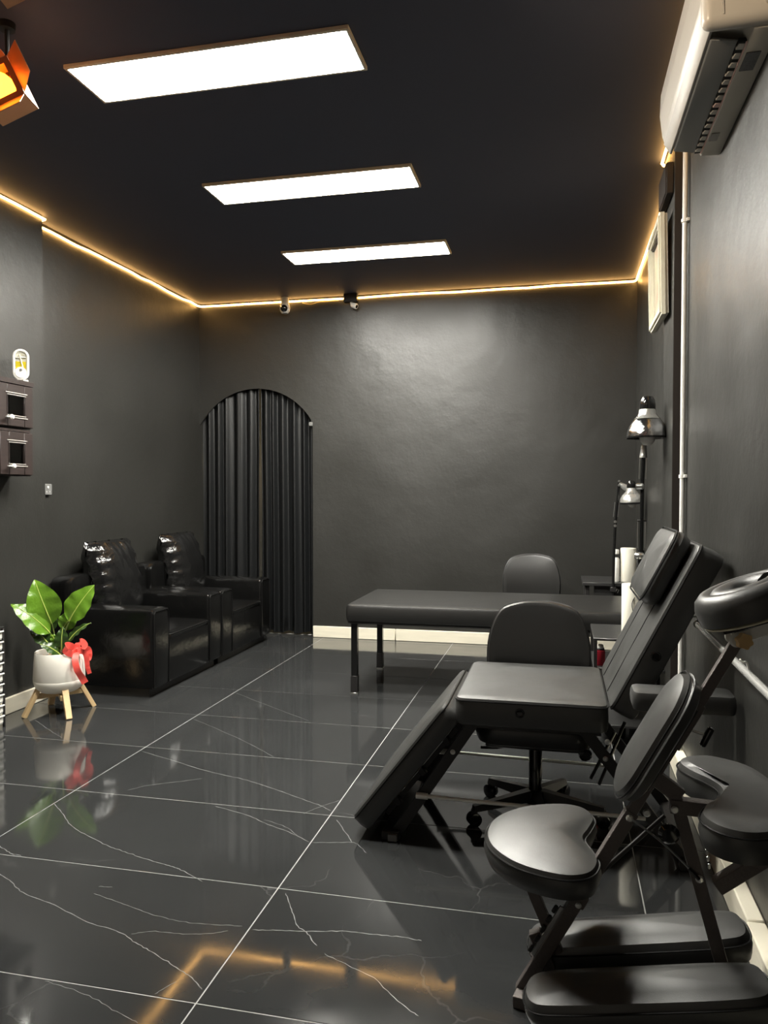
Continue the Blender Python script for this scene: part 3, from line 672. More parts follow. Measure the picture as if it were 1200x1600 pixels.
# ================================================================== BACK WALL TOP: CAMERAS
sc_ = thing('security_camera', 'white round security camera on the back wall below the strip light', 'camera', (-2.475, YB-0.06, 3.08))
obj('mount', MB().lathe([(0.034, 0), (0.036, 0.02), (0.036, 0.075), (0.032, 0.08)], (-2.475, YB-0.07, 3.049), 20), 'white_plastic', sc_)
hd = obj('head', MB().lathe([(0, -0.052), (0.03, -0.046), (0.045, -0.025), (0.048, 0), (0.042, 0.03), (0.03, 0.048), (0, 0.055)], (-2.475, YB-0.072, 3.03), 24), 'white_plastic', sc_)
obj('lens', MB().lathe([(0.033, 0), (0.031, 0.012), (0.018, 0.02), (0, 0.022)], (-2.471, YB-0.105, 3.022), 20, axis=(0.35, -0.9, -0.25)), 'black_gloss', sc_)
bx_ = thing('wifi_camera', 'tiny white camera hanging below a black box on the back wall', 'camera', (-1.85, YB-0.04, 3.05))
obj('black_box', MB().span((-1.915, YB-0.085, 3.055), (-1.79, YB-0.026, 3.129), 0.004, 1), 'black_plastic', bx_)
obj('arm', MB().tube([(-1.852, YB-0.05, 3.06), (-1.845, YB-0.055, 3.035), (-1.835, YB-0.06, 3.025)], 0.012, 8), 'white_plastic', bx_)
obj('head', MB().lathe([(0.016, 0), (0.024, 0.012), (0.026, 0.05), (0.022, 0.058)], (-1.845, YB-0.06, 3.03), 16, axis=(0.85, -0.25, -0.35)), 'white_plastic', bx_)
obj('lens', MB().lathe([(0.017, 0.058), (0.012, 0.062), (0, 0.063)], (-1.845, YB-0.06, 3.03), 16, axis=(0.85, -0.25, -0.35)), 'black_gloss', bx_)
cb = obj('loose_cable', MB().tube(crom([(-2.33, YB-0.01, 3.085), (-2.25, YB-0.012, 3.068), (-2.16, YB-0.012, 3.082), (-1.98, YB-0.012, 3.086)], 6, False), 0.0035, 6), 'cable_yellow'); tag(cb, 'loose thin cable dangling under the strip light between the cameras', 'cable')

# ================================================================== BARN-DOOR SPOTLIGHTS (upper left)
def spot(c, u, v, s, label, lit=0):
    c = Vector(c); M = axes(c, u, v); ax = M.to_3x3() @ Vector((0, 0, 1))
    t = thing('spotlight', label, 'spotlight', c, 'barn-door ceiling spotlights')
    h = s/2
    def frame(name, o_, i_, w0, w1, m):
        b = MB()
        outer = [(-o_, -o_), (o_, -o_), (o_, o_), (-o_, o_)]; inner = [(-i_, -i_), (i_, -i_), (i_, i_), (-i_, i_)]
        vs_ = [[b.bm.verts.new(M @ Vector((*p, w_))) for p in q] for q, w_ in ((outer, w0), (outer, w1), (inner, w1), (inner, w0))]
        for r_ in range(4):
            A, B = vs_[r_], vs_[(r_+1) % 4]
            for k in range(4): b.bm.faces.new((A[k], A[(k+1) % 4], B[(k+1) % 4], B[k]))
        return obj(name, b, m, t, flat=True)
    frame('housing', h, h*0.93, -s*0.7, 0, 'glow_tinted_black')
    obj('back_plate', MB().prism([(-h, -h), (h, -h), (h, h), (-h, h)], -s*0.72, -s*0.69, M), 'glow_tinted_black', t)
    frame('front_rim', h*1.0, h*0.72, 0, 0.004, 'glow_tinted_black')
    prof = [(0, 0), (0.016, 0.0), (0.016, 0.03), (0.032, 0.05), (0.050, 0.09), (0.046, 0.12), (0.026, 0.142), (0, 0.147)]
    obj('bulb', MB().lathe([(r_*s/0.15, (h_-0.125)*s/0.15) for r_, h_ in prof], c, 20, axis=ax), 'amber_bulb', t)
    for k in range(4):
        a = k*PI/2; d = M.to_3x3() @ Vector((math.cos(a), math.sin(a), 0)); e = M.to_3x3() @ Vector((-math.sin(a), math.cos(a), 0))
        out = (ax*0.74+d*0.67).normalized(); MF = axes(c+d*h*1.02+ax*0.004, e, out)
        obj('flap', MB().prism([(-h*0.95, 0), (h*0.95, 0), (h*0.8, s*0.62), (-h*0.8, s*0.62)], -0.001, 0.001, MF), 'glow_tinted_black', t)
        obj('flap_hinge', MB().tube([c+d*h*1.02+e*h*0.7, c+d*h*1.02-e*h*0.7], 0.003, 6), 'black_metal', t)
    if lit:  # warm fill beam, added only for the unseen spotlight
        ld_ = bpy.data.lights.new('added_fill_beam', 'SPOT'); ld_.energy = lit; ld_.color = (1.0, 0.80, 0.56); ld_.spot_size = R(62); ld_.spot_blend = 1.0; ld_.shadow_soft_size = 0.05
        lo_ = bpy.data.objects.new('added_fill_beam', ld_); C.objects.link(lo_); lo_.parent = t; lo_.location = ax*(0.08); lo_.rotation_euler = (-ax).to_track_quat('Z', 'Y').to_euler()
    back = c-ax*s*0.5
    top = Vector((back.x, back.y, ZC))
    obj('yoke', MB().tube([back, back.lerp(top, 0.25), top], 0.008, 8), 'black_metal', t)
    obj('ceiling_mount', MB().lathe([(0.03, -0.025), (0.032, 0)], top, 16), 'black_metal', t)
su, sv = Vector((0.9*0.9745, 0.9*0.224, 0.434)), Vector((-0.434*0.9745, -0.434*0.224, 0.9))
spot((-2.05, 2.5, 2.862), su, sv, 0.155, 'glow-tinted black barn-door spotlight with glowing amber bulb at the left edge')
aim = (Vector((0.50, 2.33, 2.75))-Vector((-0.95, 0.95, 2.86))).normalized()  # unseen third spotlight, added to brighten the near end of the air conditioner
spot((-0.95, 0.95, 2.86), aim.cross(Vector((0, 0, 1))) * -1, Vector((0, 0, 1)), 0.135, 'unseen barn-door spotlight added at the front of the room to light the air conditioner', 150)
spot((-1.62, 2.0, 2.925), su, sv, 0.135, 'glow-tinted black barn-door spotlight cut off by the top left corner')

# ================================================================== AIR CONDITIONER
AY0, AY1 = 2.33, 3.18
ac = thing('air_conditioner', 'white split air conditioner high on the right wall', 'air conditioner', (0.48, (AY0+AY1)/2, 2.63))
MX = Matrix(((1, 0, 0, 0), (0, 0, 1, 0), (0, 1, 0, 0), (0, 0, 0, 1)))      # (u,v,w) -> (x,y=w,z=v)
body = [(0.584, 2.63), (0.515, 2.632), (0.50, 2.66), (0.43, 2.675), (0.402, 2.672), (0.385, 2.70), (0.383, 2.92), (0.41, 2.945), (0.584, 2.945)]
def extr(poly, y0, y1, bev=0.0):
    b = MB(); b.prism(poly, y0, y1, MX)
    if bev:
        bmesh.ops.bevel(b.bm, geom=b.bm.edges[:], offset=bev, segments=2, profile=0.5, affect='EDGES')
    return b
obj('body', extr(body, AY0+0.01, AY1-0.004, 0.003), 'ac_bottom', ac)
obj('front_panel', extr([(0.385, 2.690), (0.376, 2.72), (0.366, 2.80), (0.369, 2.88), (0.384, 2.935), (0.41, 2.952), (0.43, 2.952), (0.395, 2.93), (0.385, 2.90)], AY0+0.004, AY1, 0.002), 'ac_white', ac)
obj('lower_lip', extr([(0.385, 2.692), (0.381, 2.692), (0.404, 2.652), (0.412, 2.652), (0.412, 2.664)], AY0+0.004, AY1, 0.001), 'ac_lip', ac)
obj('louver', extr([(0.412, 2.651), (0.418, 2.648), (0.486, 2.637), (0.488, 2.641), (0.42, 2.656)], AY0+0.075, AY1-0.03, 0.001), 'ac_grey', ac)
obj('end_cap', MB().box((0.478, AY0+0.0, 2.795), (0.205, 0.055, 0.32), None, 0.026, 4), 'ac_white', ac)
obj('end_groove', MB().tube([(0.43, AY0-0.026, 2.66), (0.425, AY0-0.029, 2.74), (0.43, AY0-0.029, 2.90)], 0.004, 6), 'ac_lip', ac)
obj('pipe_cover', MB().box((0.555, AY0-0.05, 2.72), (0.05, 0.09, 0.10), None, 0.02, 3), 'ac_white', ac)
obj('vent_slot', MB().span((0.489, AY0+0.075, 2.6335), (0.512, AY1-0.03, 2.645)), 'dark_slot', ac)
for k in range(15):
    y = AY0+0.10+k*(AY1-AY0-0.16)/14
    obj('vane', MB().box((0.5005, y, 2.6365), (0.022, 0.030, 0.010), (0, 0, R(8)), 0.002, 1), 'ac_white' if k != 7 else 'pink_plastic', ac)
obj('vane_bar', MB().span((0.509, AY0+0.075, 2.629), (0.514, AY1-0.03, 2.636), 0.001, 1), 'pink_plastic', ac)
obj('rating_label', MB().span((0.522, 2.46, 2.6275), (0.562, 2.56, 2.6302)), 'label_grey', ac)
obj('warning_sticker', MB().span((0.520, 2.98, 2.6278), (0.548, 3.04, 2.6302)), 'ac_lip', ac)
obj('indicator_light', MB().span((0.3665, 2.47, 2.80), (0.3685, 2.475, 2.84)), 'purple_led', ac)

# conduit with clips
cn = thing('conduit', 'thin white conduit pipe running up the corner of the right wall', 'pipe', (0.568, 3.90, 0.0))
obj('pipe', MB().tube([(0.566, 3.90, 0.0), (0.566, 3.90, 1.5), (0.566, 3.90, 3.12)], 0.0115, 12), 'white_plastic', cn)
for z in (1.42, 2.63):
    obj('clip', MB().tube([(0.566, 3.90, z-0.008), (0.566, 3.90, z+0.008)], 0.0165, 12), 'white_plastic', cn)
    obj('clip_foot', MB().span((0.57, 3.875, z-0.008), (XN, 3.925, z+0.008), 0.002, 1), 'white_plastic', cn)

# picture frame hung on the pillar, top leaning forward
PW, PH = 0.60, 0.505
pc = Vector((0.508, 4.40, 2.505))
tilt = Matrix.Rotation(R(-1.5), 3, 'Y') @ Matrix.Rotation(R(-1.2), 3, 'Z') @ Matrix.Rotation(R(2.0), 3, 'X')
MP = axes(pc, tilt @ Vector((0, -1, 0)), tilt @ Vector((0, 0, 1)))   # u towards camera, v up, w = into the room (-x)
pf = thing('picture_frame', 'cream moulded picture frame hanging on the right wall pillar', 'picture', pc)
def rail(name, u0, u1, v0, v1, w0, w1, m): 
    return obj(name, MB().prism([(u0, v0), (u1, v0), (u1, v1), (u0, v1)], w0, w1, MP), m, pf, flat=True)
for w0, w1, ins, wd, m in ((-0.016, -0.004, 0.006, 0.06, 'frame_side'), (-0.002, 0.018, 0.0, 0.045, 'frame_white'), (0.018, 0.028, 0.012, 0.022, 'frame_white')):
    a, b = PW/2-ins, PH/2-ins
    rail('frame_rail', -a, a, b-wd, b, w0, w1, m); rail('frame_rail', -a, a, -b, -b+wd, w0, w1, m)
    rail('frame_rail', -a, -a+wd, -b+wd, b-wd, w0, w1, m); rail('frame_rail', a-wd, a, -b+wd, b-wd, w0, w1, m)
rail('inner_slip', -PW/2+0.045, PW/2-0.045, PH/2-0.057, PH/2-0.045, -0.006, 0.008, 'black_plastic')
rail('inner_slip', -PW/2+0.045, PW/2-0.045, -PH/2+0.045, -PH/2+0.057, -0.006, 0.008, 'frame_white')
rail('inner_slip', -PW/2+0.045, -PW/2+0.057, -PH/2+0.057, PH/2-0.057, -0.006, 0.008, 'frame_white')
rail('inner_slip', PW/2-0.057, PW/2-0.045, -PH/2+0.057, PH/2-0.057, -0.006, 0.008, 'frame_white')
rail('picture', -PW/2+0.05, PW/2-0.05, -PH/2+0.05, PH/2-0.05, -0.008, -0.004, 'art_print')
obj('hanging_wire', MB().tube([MP @ Vector((-0.18, 0.1, -0.017)), MP @ Vector((0, 0.2, -0.019)), MP @ Vector((0.18, 0.1, -0.017))], 0.0015, 5), 'steel', pf)

# chrome rail on the right wall
cr = thing('wall_rail', 'chrome rail fixed low along the right wall behind the massage chair', 'rail', (0.55, 2.6, 0.80))
obj('rail', MB().tube([(0.55, 1.75, 0.797), (0.55, 3.34, 0.803)], 0.0125, 14), 'chrome', cr)
for y in (1.95, 3.30):
    obj('bracket', MB().span((0.552, y-0.012, 0.79), (XN, y+0.012, 0.815), 0.003, 1), 'steel', cr)
obj('end_cap', MB().lathe([(0.016, 0), (0.017, 0.012), (0.010, 0.02), (0, 0.021)], (0.55, 3.34, 0.803), 14, axis=(0, 1, 0)), 'white_plastic', cr)
for y in (2.47, 3.33):
    obj('hook', MB().tube(crom([(0.55, y, 0.815), (0.545, y, 0.835), (0.53, y-0.01, 0.838), (0.522, y-0.02, 0.848)], 4, False), 0.003, 6), 'white_plastic', cr)

# ================================================================== MASSAGE TABLE
mt = thing('massage_table', 'long black padded massage table in front of the back wall', 'table', (-0.45, 5.30, 0))
m, M, o, th = cush_box((-1.385, 4.875, 0.485), (0.49, 5.735, 0.602), 0.022, 0.004, 'z', 0.035, 0.003)
tp = obj('padded_top', m, 'table_leather', mt)
obj('edge_band', MB().span((-1.372, 4.888, 0.474), (0.48, 5.722, 0.487), 0.003, 1), 'black_plastic', tp)
for x in (-1.335, 0.44):
    for y in (4.935, 5.675):
        lg = obj('leg', MB().span((x-0.021, y-0.021, 0.0), (x+0.021, y+0.021, 0.476), 0.003, 1), 'black_gloss', mt)
        obj('leg_sleeve', MB().span((x-0.0235, y-0.0235, 0.008), (x+0.0235, y+0.0235, 0.12), 0.002, 1), 'black_metal', lg)
        obj('foot', MB().span((x-0.025, y-0.025, 0.0), (x+0.025, y+0.025, 0.008), 0.001, 1), 'steel', lg)

# ================================================================== ROLLING STOOLS
def stool(loc, label, top=0.842):
    c = Vector(loc); t = thing('rolling_stool', label, 'stool', c, 'black rolling stools')
    MS = axes(c+Vector((0, 0, 0.35)), (1, 0, 0), (0, 1, 0)); o = rrect(0.46, 0.43, 0.09, 7)
    st = obj('seat', MB().cushion(o, 0.105, MS, 0.035, 0.012, 0.006), 'table_leather', t)
    obj('seat_pan', MB().span(c+Vector((-0.19, -0.17, 0.335)), c+Vector((0.19, 0.17, 0.352)), 0.006, 1), 'black_plastic', t)
    # curved backrest
    ob = [(-0.19, -0.19), (0.0, -0.205), (0.19, -0.19), (0.226, -0.10), (0.222, 0.04), (0.175, 0.155), (0.09, 0.19), (0, 0.197), (-0.09, 0.19), (-0.175, 0.155), (-0.222, 0.04), (-0.226, -0.10)]
    ob = crom(ob, 4)
    MBk = axes(c+Vector((0, 0.385, 0.645)), (-1, 0, 0), (0, 0.10, 1))
    b = MB(); b.cushion(ob, 0.055, MBk @ Matrix.Scale(-1, 4, (1, 0, 0)) if False else MBk, 0.028, 0.012, 0.004)
    bmesh.ops.translate(b.bm, vec=(0, -0.055*0, 0), verts=b.bm.verts)
    for v in b.bm.verts: v.co.y -= 0.055*((v.co.x-c.x)/0.22)**2
    bk = obj('backrest', b, 'table_leather', t)
    obj('back_bracket', MB().bar(c+Vector((0, 0.12, 0.34)), c+Vector((0, 0.44, 0.345)), 0.05, 0.006, (0, 0, 1)), 'black_metal', t)
    obj('back_bracket', MB().bar(c+Vector((0, 0.438, 0.345)), c+Vector((0, 0.452, 0.62)), 0.05, 0.006, (0, 1, 0)), 'black_metal', t)
    obj('gas_lift', MB().lathe([(0.027, 0.10), (0.027, 0.29), (0.022, 0.30)], c, 20), 'black_gloss', t)
    obj('piston', MB().lathe([(0.013, 0.30), (0.013, 0.338)], c, 16), 'chrome', t)
    obj('lever', MB().tube([c+Vector((-0.05, -0.05, 0.325)), c+Vector((-0.15, -0.13, 0.322)), c+Vector((-0.21, -0.15, 0.326))], 0.006, 6), 'black_metal', t)
    obj('adjust_knob', MB().lathe([(0.02, 0), (0.026, 0.006), (0.026, 0.024), (0.018, 0.03)], c+Vector((0.19, -0.10, 0.32)), 10, axis=(0.3, -1, -0.2)), 'black_gloss', t)
    obj('hub', MB().lathe([(0.045, 0.065), (0.05, 0.075), (0.042, 0.115), (0.03, 0.12)], c, 20), 'black_plastic', t)
    for k in range(5):
        a = R(209+72*k); d = Vector((math.cos(a), math.sin(a), 0)); sd = Vector((-d.y, d.x, 0))
        b = MB(); p0, p1 = c+d*0.03+Vector((0, 0, 0.095)), c+d*0.275+Vector((0, 0, 0.068))
        rows = []
        for q, wd, hh in ((p0, 0.03, 0.026), (p1, 0.018, 0.014)):
            rows.append([b.bm.verts.new(q+sd*wd+UP*-hh*0.6), b.bm.verts.new(q+sd*wd*0.6+UP*hh), b.bm.verts.new(q-sd*wd*0.6+UP*hh), b.bm.verts.new(q-sd*wd+UP*-hh*0.6)])
        for i in range(4): b.bm.faces.new((rows[0][i], rows[0][(i+1) % 4], rows[1][(i+1) % 4], rows[1][i]))
        b.bm.faces.new(rows[0]); b.bm.faces.new(rows[1])
        sp = obj('base_arm', b, 'black_plastic', t, flat=True)
        w0 = c+d*0.272+Vector((0, 0, 0.027))
        obj('caster_fork', MB().span(w0+Vector((-0.012, -0.012, 0.012)), w0+Vector((0.012, 0.012, 0.042)), 0.004, 1), 'black_plastic', sp)
        for q in (-1, 1):
            obj('caster_wheel', MB().lathe([(0.018, -0.008), (0.027, -0.006), (0.027, 0.006), (0.018, 0.008)], w0+sd*0.013*q, 18, axis=sd), 'black_gloss', sp)
    return t
s1 = stool((-0.095, 3.20, 0), 'black rolling stool tucked under the reclining treatment chair')
s2 = dup(s1, (-0.225, 5.93, 0), 'black rolling stool behind the massage table')

# ================================================================== FAR DESK, LAMPS, TROLLEY
dk = thing('side_desk', 'small black desk in the right back corner', 'desk', (0.38, 6.2, 0))
obj('desktop', MB().span((0.165, 5.96, 0.640), (0.605, 6.45, 0.664), 0.002, 1), 'black_wood', dk)
for x, y in ((0.20, 6.0), (0.20, 6.41), (0.58, 6.0), (0.58, 6.41)):
    obj('leg', MB().span((x-0.015, y-0.015, 0), (x+0.015, y+0.015, 0.64), 0.002, 1), 'black_metal', dk)
obj('apron', MB().span((0.25, 6.0, 0.56), (0.56, 6.012, 0.64)), 'black_wood', dk)
def roll(c, r, h, label):
    t = thing('paper_roll', label, 'paper roll', c, 'white paper towel rolls'); c = Vector(c)
    obj('paper', MB().lathe([(r*0.35, 0), (r*0.96, 0), (r, 0.004), (r, h-0.004), (r*0.96, h), (r*0.35, h)], c, 32, cap=False), 'paper', t)
    obj('core', MB().lathe([(r*0.35, h), (r*0.35, 0.01), (r*0.30, 0.01), (r*0.30, h)], c, 20, cap=False), 'cream', t)
    obj('loose_sheet', MB().lathe([(r*1.012, 0.001), (r*1.012, h-0.001)], c, 32, cap=False), 'paper', t) if False else None
roll((0.505, 6.10, 0.664), 0.058, 0.255, 'white paper towel roll on the small desk in the corner')
pb = thing('pump_bottle', 'slim white bottle with black cap beside the paper roll on the corner desk', 'bottle', (0.415, 6.08, 0.664))
obj('body', MB().lathe([(0.022, 0), (0.024, 0.006), (0.024, 0.17), (0.014, 0.185)], (0.415, 6.08, 0.664), 18), 'white_plastic', pb)
obj('collar', MB().lathe([(0.016, 0.185), (0.016, 0.205), (0.008, 0.21)], (0.415, 6.08, 0.664), 14), 'black_plastic', pb)
obj('nozzle', MB().lathe([(0.019, 0.21), (0.02, 0.215), (0.02, 0.24), (0.016, 0.245)], (0.415, 6.08, 0.664), 14), 'white_plastic', pb)
# clamp lamps
def lamp(shade_c, r, label, arm_pts, joints, clamp, tilt=(0, 0, 1), s=1.0):
    c = Vector(shade_c); t = thing('clamp_lamp', label, 'lamp', clamp, 'black and chrome clamp lamps')
    prof = [(r, 0), (r*1.0, 0.008*s), (r*0.975, 0.028*s), (r*0.91, 0.05*s), (r*0.80, 0.071*s), (r*0.66, 0.089*s), (r*0.52, 0.102*s), (r*0.43, 0.114*s), (r*0.40, 0.125*s)]
    sh = obj('shade', MB().lathe(prof+[(a*0.97, b-0.002) for a, b in prof[::-1]], c, 36, axis=tilt, cap=False), 'dark_chrome', t)
    ring = MB().lathe([(r*1.012, -0.002), (r*1.022, 0.003), (r*1.012, 0.008), (r*0.99, 0.003)], c, 36, axis=tilt, cap=False); obj('shade_rim', ring, 'black_gloss', sh)
    obj('wrap_collar', MB().lathe([(r*0.64, 0.0935*s), (r*0.53, 0.104*s), (r*0.445, 0.117*s), (r*0.42, 0.135*s), (r*0.395, 0.14*s)], c, 24, axis=tilt, cap=False), 'film_wrap', sh)
    obj('lamp_cap', MB().lathe([(r*0.385, 0.125*s), (r*0.39, 0.16*s), (r*0.36, 0.185*s), (r*0.25, 0.202*s), (0, 0.208*s)], c, 28, axis=tilt), 'black_gloss', t)
    obj('bulb', MB().lathe([(0, -0.038*s), (r*0.2, -0.034*s), (r*0.34, -0.018*s), (r*0.40, 0.006*s), (r*0.3, 0.05*s), (0, 0.07*s)], c, 24, axis=tilt), 'bulb_glass', t)
    return t
l1c = Vector((0.447, 4.30, 1.632))
L1 = lamp(l1c, 0.105, 'tall clamp lamp with shiny silver shade, nearer of the two', None, None, (0.43, 4.36, 0.57), s=1.08)
q = lambda x, z, y=4.36: Vector((x, y, z))
obj('head_joint', MB().tube([q(0.437, 1.60), q(0.434, 1.53)], [0.014, 0.022], 10), 'film_wrap', L1)
for dx in (-0.017, 0.017):
    u_ = obj('upper_arm_rod', MB().tube([q(0.434+dx, 1.54), q(0.430+dx, 1.415)], 0.0035, 6), 'steel', L1)
obj('upper_arm', MB().tube([q(0.435, 1.53), q(0.430, 1.40)], 0.010, 8), 'black_gloss', L1)
obj('elbow_joint', MB().lathe([(0.012, -0.02), (0.018, -0.014), (0.018, 0.014), (0.012, 0.02)], q(0.415, 1.375, 4.345), 14, axis=(1, -0.3, 0)), 'steel', L1)
obj('middle_arm', MB().tube([q(0.430, 1.42), q(0.427, 1.02)], 0.0105, 8), 'black_gloss', L1)
for dx in (-0.019, 0.019):
    obj('spring_rod', MB().tube([q(0.428+dx, 1.19), q(0.427+dx, 1.04)], 0.004, 6), 'steel', L1)
obj('spring_bracket', MB().span(q(0.405, 1.185)-Vector((0, 0.006, 0)), q(0.452, 1.195)+Vector((0, 0.006, 0)), 0.002, 1), 'black_metal', L1)
obj('lower_joint', MB().lathe([(0.014, -0.024), (0.02, -0.016), (0.02, 0.016), (0.014, 0.024)], q(0.416, 1.0, 4.345), 14, axis=(1, -0.3, 0)), 'steel', L1)
obj('post', MB().tube([q(0.427, 1.03), q(0.430, 0.60)], 0.017, 12), 'black_gloss', L1)
obj('base', MB().lathe([(0.04, 0), (0.042, 0.012), (0.03, 0.022), (0.02, 0.045)], (0.43, 4.37, 0.5715), 28), 'black_metal', L1)
obj('cord', MB().tube(crom([q(0.43, 1.02), q(0.475, 0.98), q(0.49, 0.90), q(0.47, 0.78), q(0.475, 0.62)], 6, False), 0.003, 6), 'black_plastic', L1)
obj('cord', MB().tube(crom([q(0.415, 1.0, 4.33), q(0.40, 0.95, 4.30), q(0.425, 0.86, 4.25), q(0.368, 0.76, 4.205), q(0.40, 0.66, 4.206), q(0.44, 0.60, 4.22)], 6, False), 0.002, 6), 'black_plastic', L1)
l2c = Vector((0.512, 5.92, 1.262))
L2 = lamp(l2c, 0.083, 'clamp lamp with film-wrapped silver shade, at the back corner desk', None, None, (0.385, 5.95, 0.64), tilt=(-0.06, -0.05, 1), s=0.82)
obj('shade_wrap', MB().lathe([(0.086, 0.012), (0.083, 0.035), (0.068, 0.062), (0.045, 0.082)], l2c, 20, axis=(-0.06, -0.05, 1), cap=False), 'film_wrap', L2)
k_ = lambda x, z: Vector((x, 5.94, z))
obj('head_arm', MB().tube([k_(0.422, 1.41), k_(0.455, 1.385), k_(0.495, 1.36)], [0.012, 0.024, 0.022], 10), 'film_wrap', L2)
obj('upper_arm', MB().tube([k_(0.422, 1.425), k_(0.405, 1.20), k_(0.398, 1.13)], 0.0095, 8), 'black_gloss', L2)
for z in (1.395, 1.425): obj('joint_screw', MB().lathe([(0.008, 0), (0.009, 0.004), (0, 0.006)], k_(0.42, z)+Vector((0, -0.011, 0)), 10, axis=(0, -1, 0)), 'steel', L2)
for dx in (-0.015, 0.015): obj('spring_rod', MB().tube([k_(0.408+dx, 1.27), k_(0.398+dx, 1.16)], 0.003, 6), 'steel', L2)
for z in (1.095, 1.125): obj('joint_screw', MB().lathe([(0.01, 0), (0.011, 0.004), (0, 0.006)], k_(0.395, z)+Vector((0, -0.011, 0)), 10, axis=(0, -1, 0)), 'steel', L2)
obj('post', MB().tube([k_(0.397, 1.14), k_(0.388, 0.86), k_(0.384, 0.58)], 0.0105, 10), 'black_gloss', L2)
obj('clamp', MB().span((0.365, 5.925, 0.60), (0.405, 6.0, 0.638), 0.003, 1), 'black_metal', L2)
obj('clamp_screw', MB().tube([(0.40, 5.93, 0.60), (0.412, 5.93, 0.625), (0.425, 5.93, 0.618), (0.415, 5.93, 0.595)], 0.003, 6), 'steel', L2)
# outlet with plug on the back wall
ot = thing('wall_socket', 'dark wall socket with a white plug in the back corner', 'socket', (0.575, YB-0.02, 0.78))
obj('box', MB().span((0.535, YB-0.035, 0.735), (0.608, YB-0.0005, 0.825), 0.004, 1), 'grey_plastic', ot)
obj('plug', MB().lathe([(0.02, 0), (0.022, 0.01), (0.016, 0.04), (0.006, 0.05)], (0.588, YB-0.035, 0.79), 14, axis=(0.2, -1, -0.15)), 'white_plastic', ot)
obj('plug_cord', MB().tube(crom([(0.597, YB-0.083, 0.78), (0.60, YB-0.1, 0.74), (0.601, YB-0.06, 0.66)], 6, False), 0.004, 6), 'white_plastic', ot)
# tool trolley
tr = thing('tool_trolley', 'low black tool trolley behind the reclining treatment chair', 'trolley', (0.37, 4.42, 0))
for z, nm in ((0.10, 'shelf'), (0.40, 'shelf'), (0.558, 'top')):
    obj(nm, MB().span((0.175, 4.20, z), (0.565, 4.66, z+0.013), 0.002, 1), 'black_wood', tr)
for x in (0.185, 0.555):
    for y in (4.21, 4.65):
        obj('post', MB().span((x-0.009, y-0.009, 0.03), (x+0.009, y+0.009, 0.558), 0.001, 1), 'black_metal', tr)
        obj('wheel', MB().lathe([(0.018, -0.008), (0.022, 0), (0.018, 0.008)], (x, y, 0.022), 14, axis=(1, 0, 0)), 'black_plastic', tr)
roll((0.372, 4.265, 0.5715), 0.052, 0.285, 'tall white paper towel roll on the tool trolley')
rb = thing('bottle', 'dark red square bottle with white cap on the trolley shelf', 'bottle', (0.205, 4.28, 0.413))
obj('body', MB().box((0.213, 4.27, 0.455), (0.05, 0.05, 0.084), None, 0.006, 2), 'red_plastic', rb)
obj('shoulder', MB().box((0.213, 4.27, 0.502), (0.04, 0.04, 0.010), None, 0.003, 1), 'black_plastic', rb)
obj('cap', MB().lathe([(0.016, 0.507), (0.016, 0.522), (0.012, 0.525)], (0.213, 4.27, 0), 14), 'white_plastic', rb)
for k, (x, y, h, lb) in enumerate(((0.258, 4.25, 0.06, 'tiny white bottle right beside the dark red bottle'), (0.292, 4.26, 0.075, 'tiny white bottle farther right on the trolley shelf'))):
    v = thing('vial', lb, 'bottle', (x, y, 0.413), 'small white bottles on the trolley')
    obj('body', MB().lathe([(0.013, 0), (0.014, 0.003), (0.014, h*0.7), (0.008, h*0.82)], (x, y, 0.413), 14), 'white_plastic', v)
    obj('cap', MB().lathe([(0.009, h*0.82), (0.009, h)], (x, y, 0.413), 12), 'black_plastic', v)
tm = thing('tool_stand', 'jumble of silver and white hand tools on a stand beside the lamp', 'tools', (0.51, 4.30, 0.5715))
obj('stand', MB().span((0.49, 4.27, 0.5715), (0.54, 4.34, 0.60), 0.004, 1), 'black_plastic', tm)
obj('stand_post', MB().tube([(0.515, 4.30, 0.60), (0.512, 4.29, 0.80)], 0.012, 8), 'black_metal', tm)
obj('tool_handle', MB().tube([(0.468, 4.285, 0.935), (0.495, 4.285, 0.88), (0.52, 4.285, 0.835)], [0.005, 0.011, 0.014], 8), 'steel', tm)
obj('tool_handle', MB().tube([(0.50, 4.29, 0.80), (0.522, 4.285, 0.845), (0.532, 4.285, 0.875)], [0.008, 0.015, 0.012], 8), 'silver_grey', tm)
obj('tool_grip', MB().tube([(0.47, 4.28, 0.815), (0.49, 4.28, 0.80)], 0.013, 10), 'white_plastic', tm)
obj('tool_grip', MB().tube([(0.505, 4.28, 0.78), (0.502, 4.28, 0.73)], 0.009, 10), 'white_plastic', tm)
for k, (dx, lb) in enumerate(((0, 'left white rolled wipe lying on the corner desk'), (0.023, 'right white rolled wipe lying on the corner desk'))):
    wp = obj('rolled_wipe', MB().tube([(0.576+dx, 6.03, 0.675), (0.576+dx, 6.25, 0.675)], 0.0105, 12), 'paper'); tag(wp, lb, 'wipe', 'rolled wipes on the corner desk')

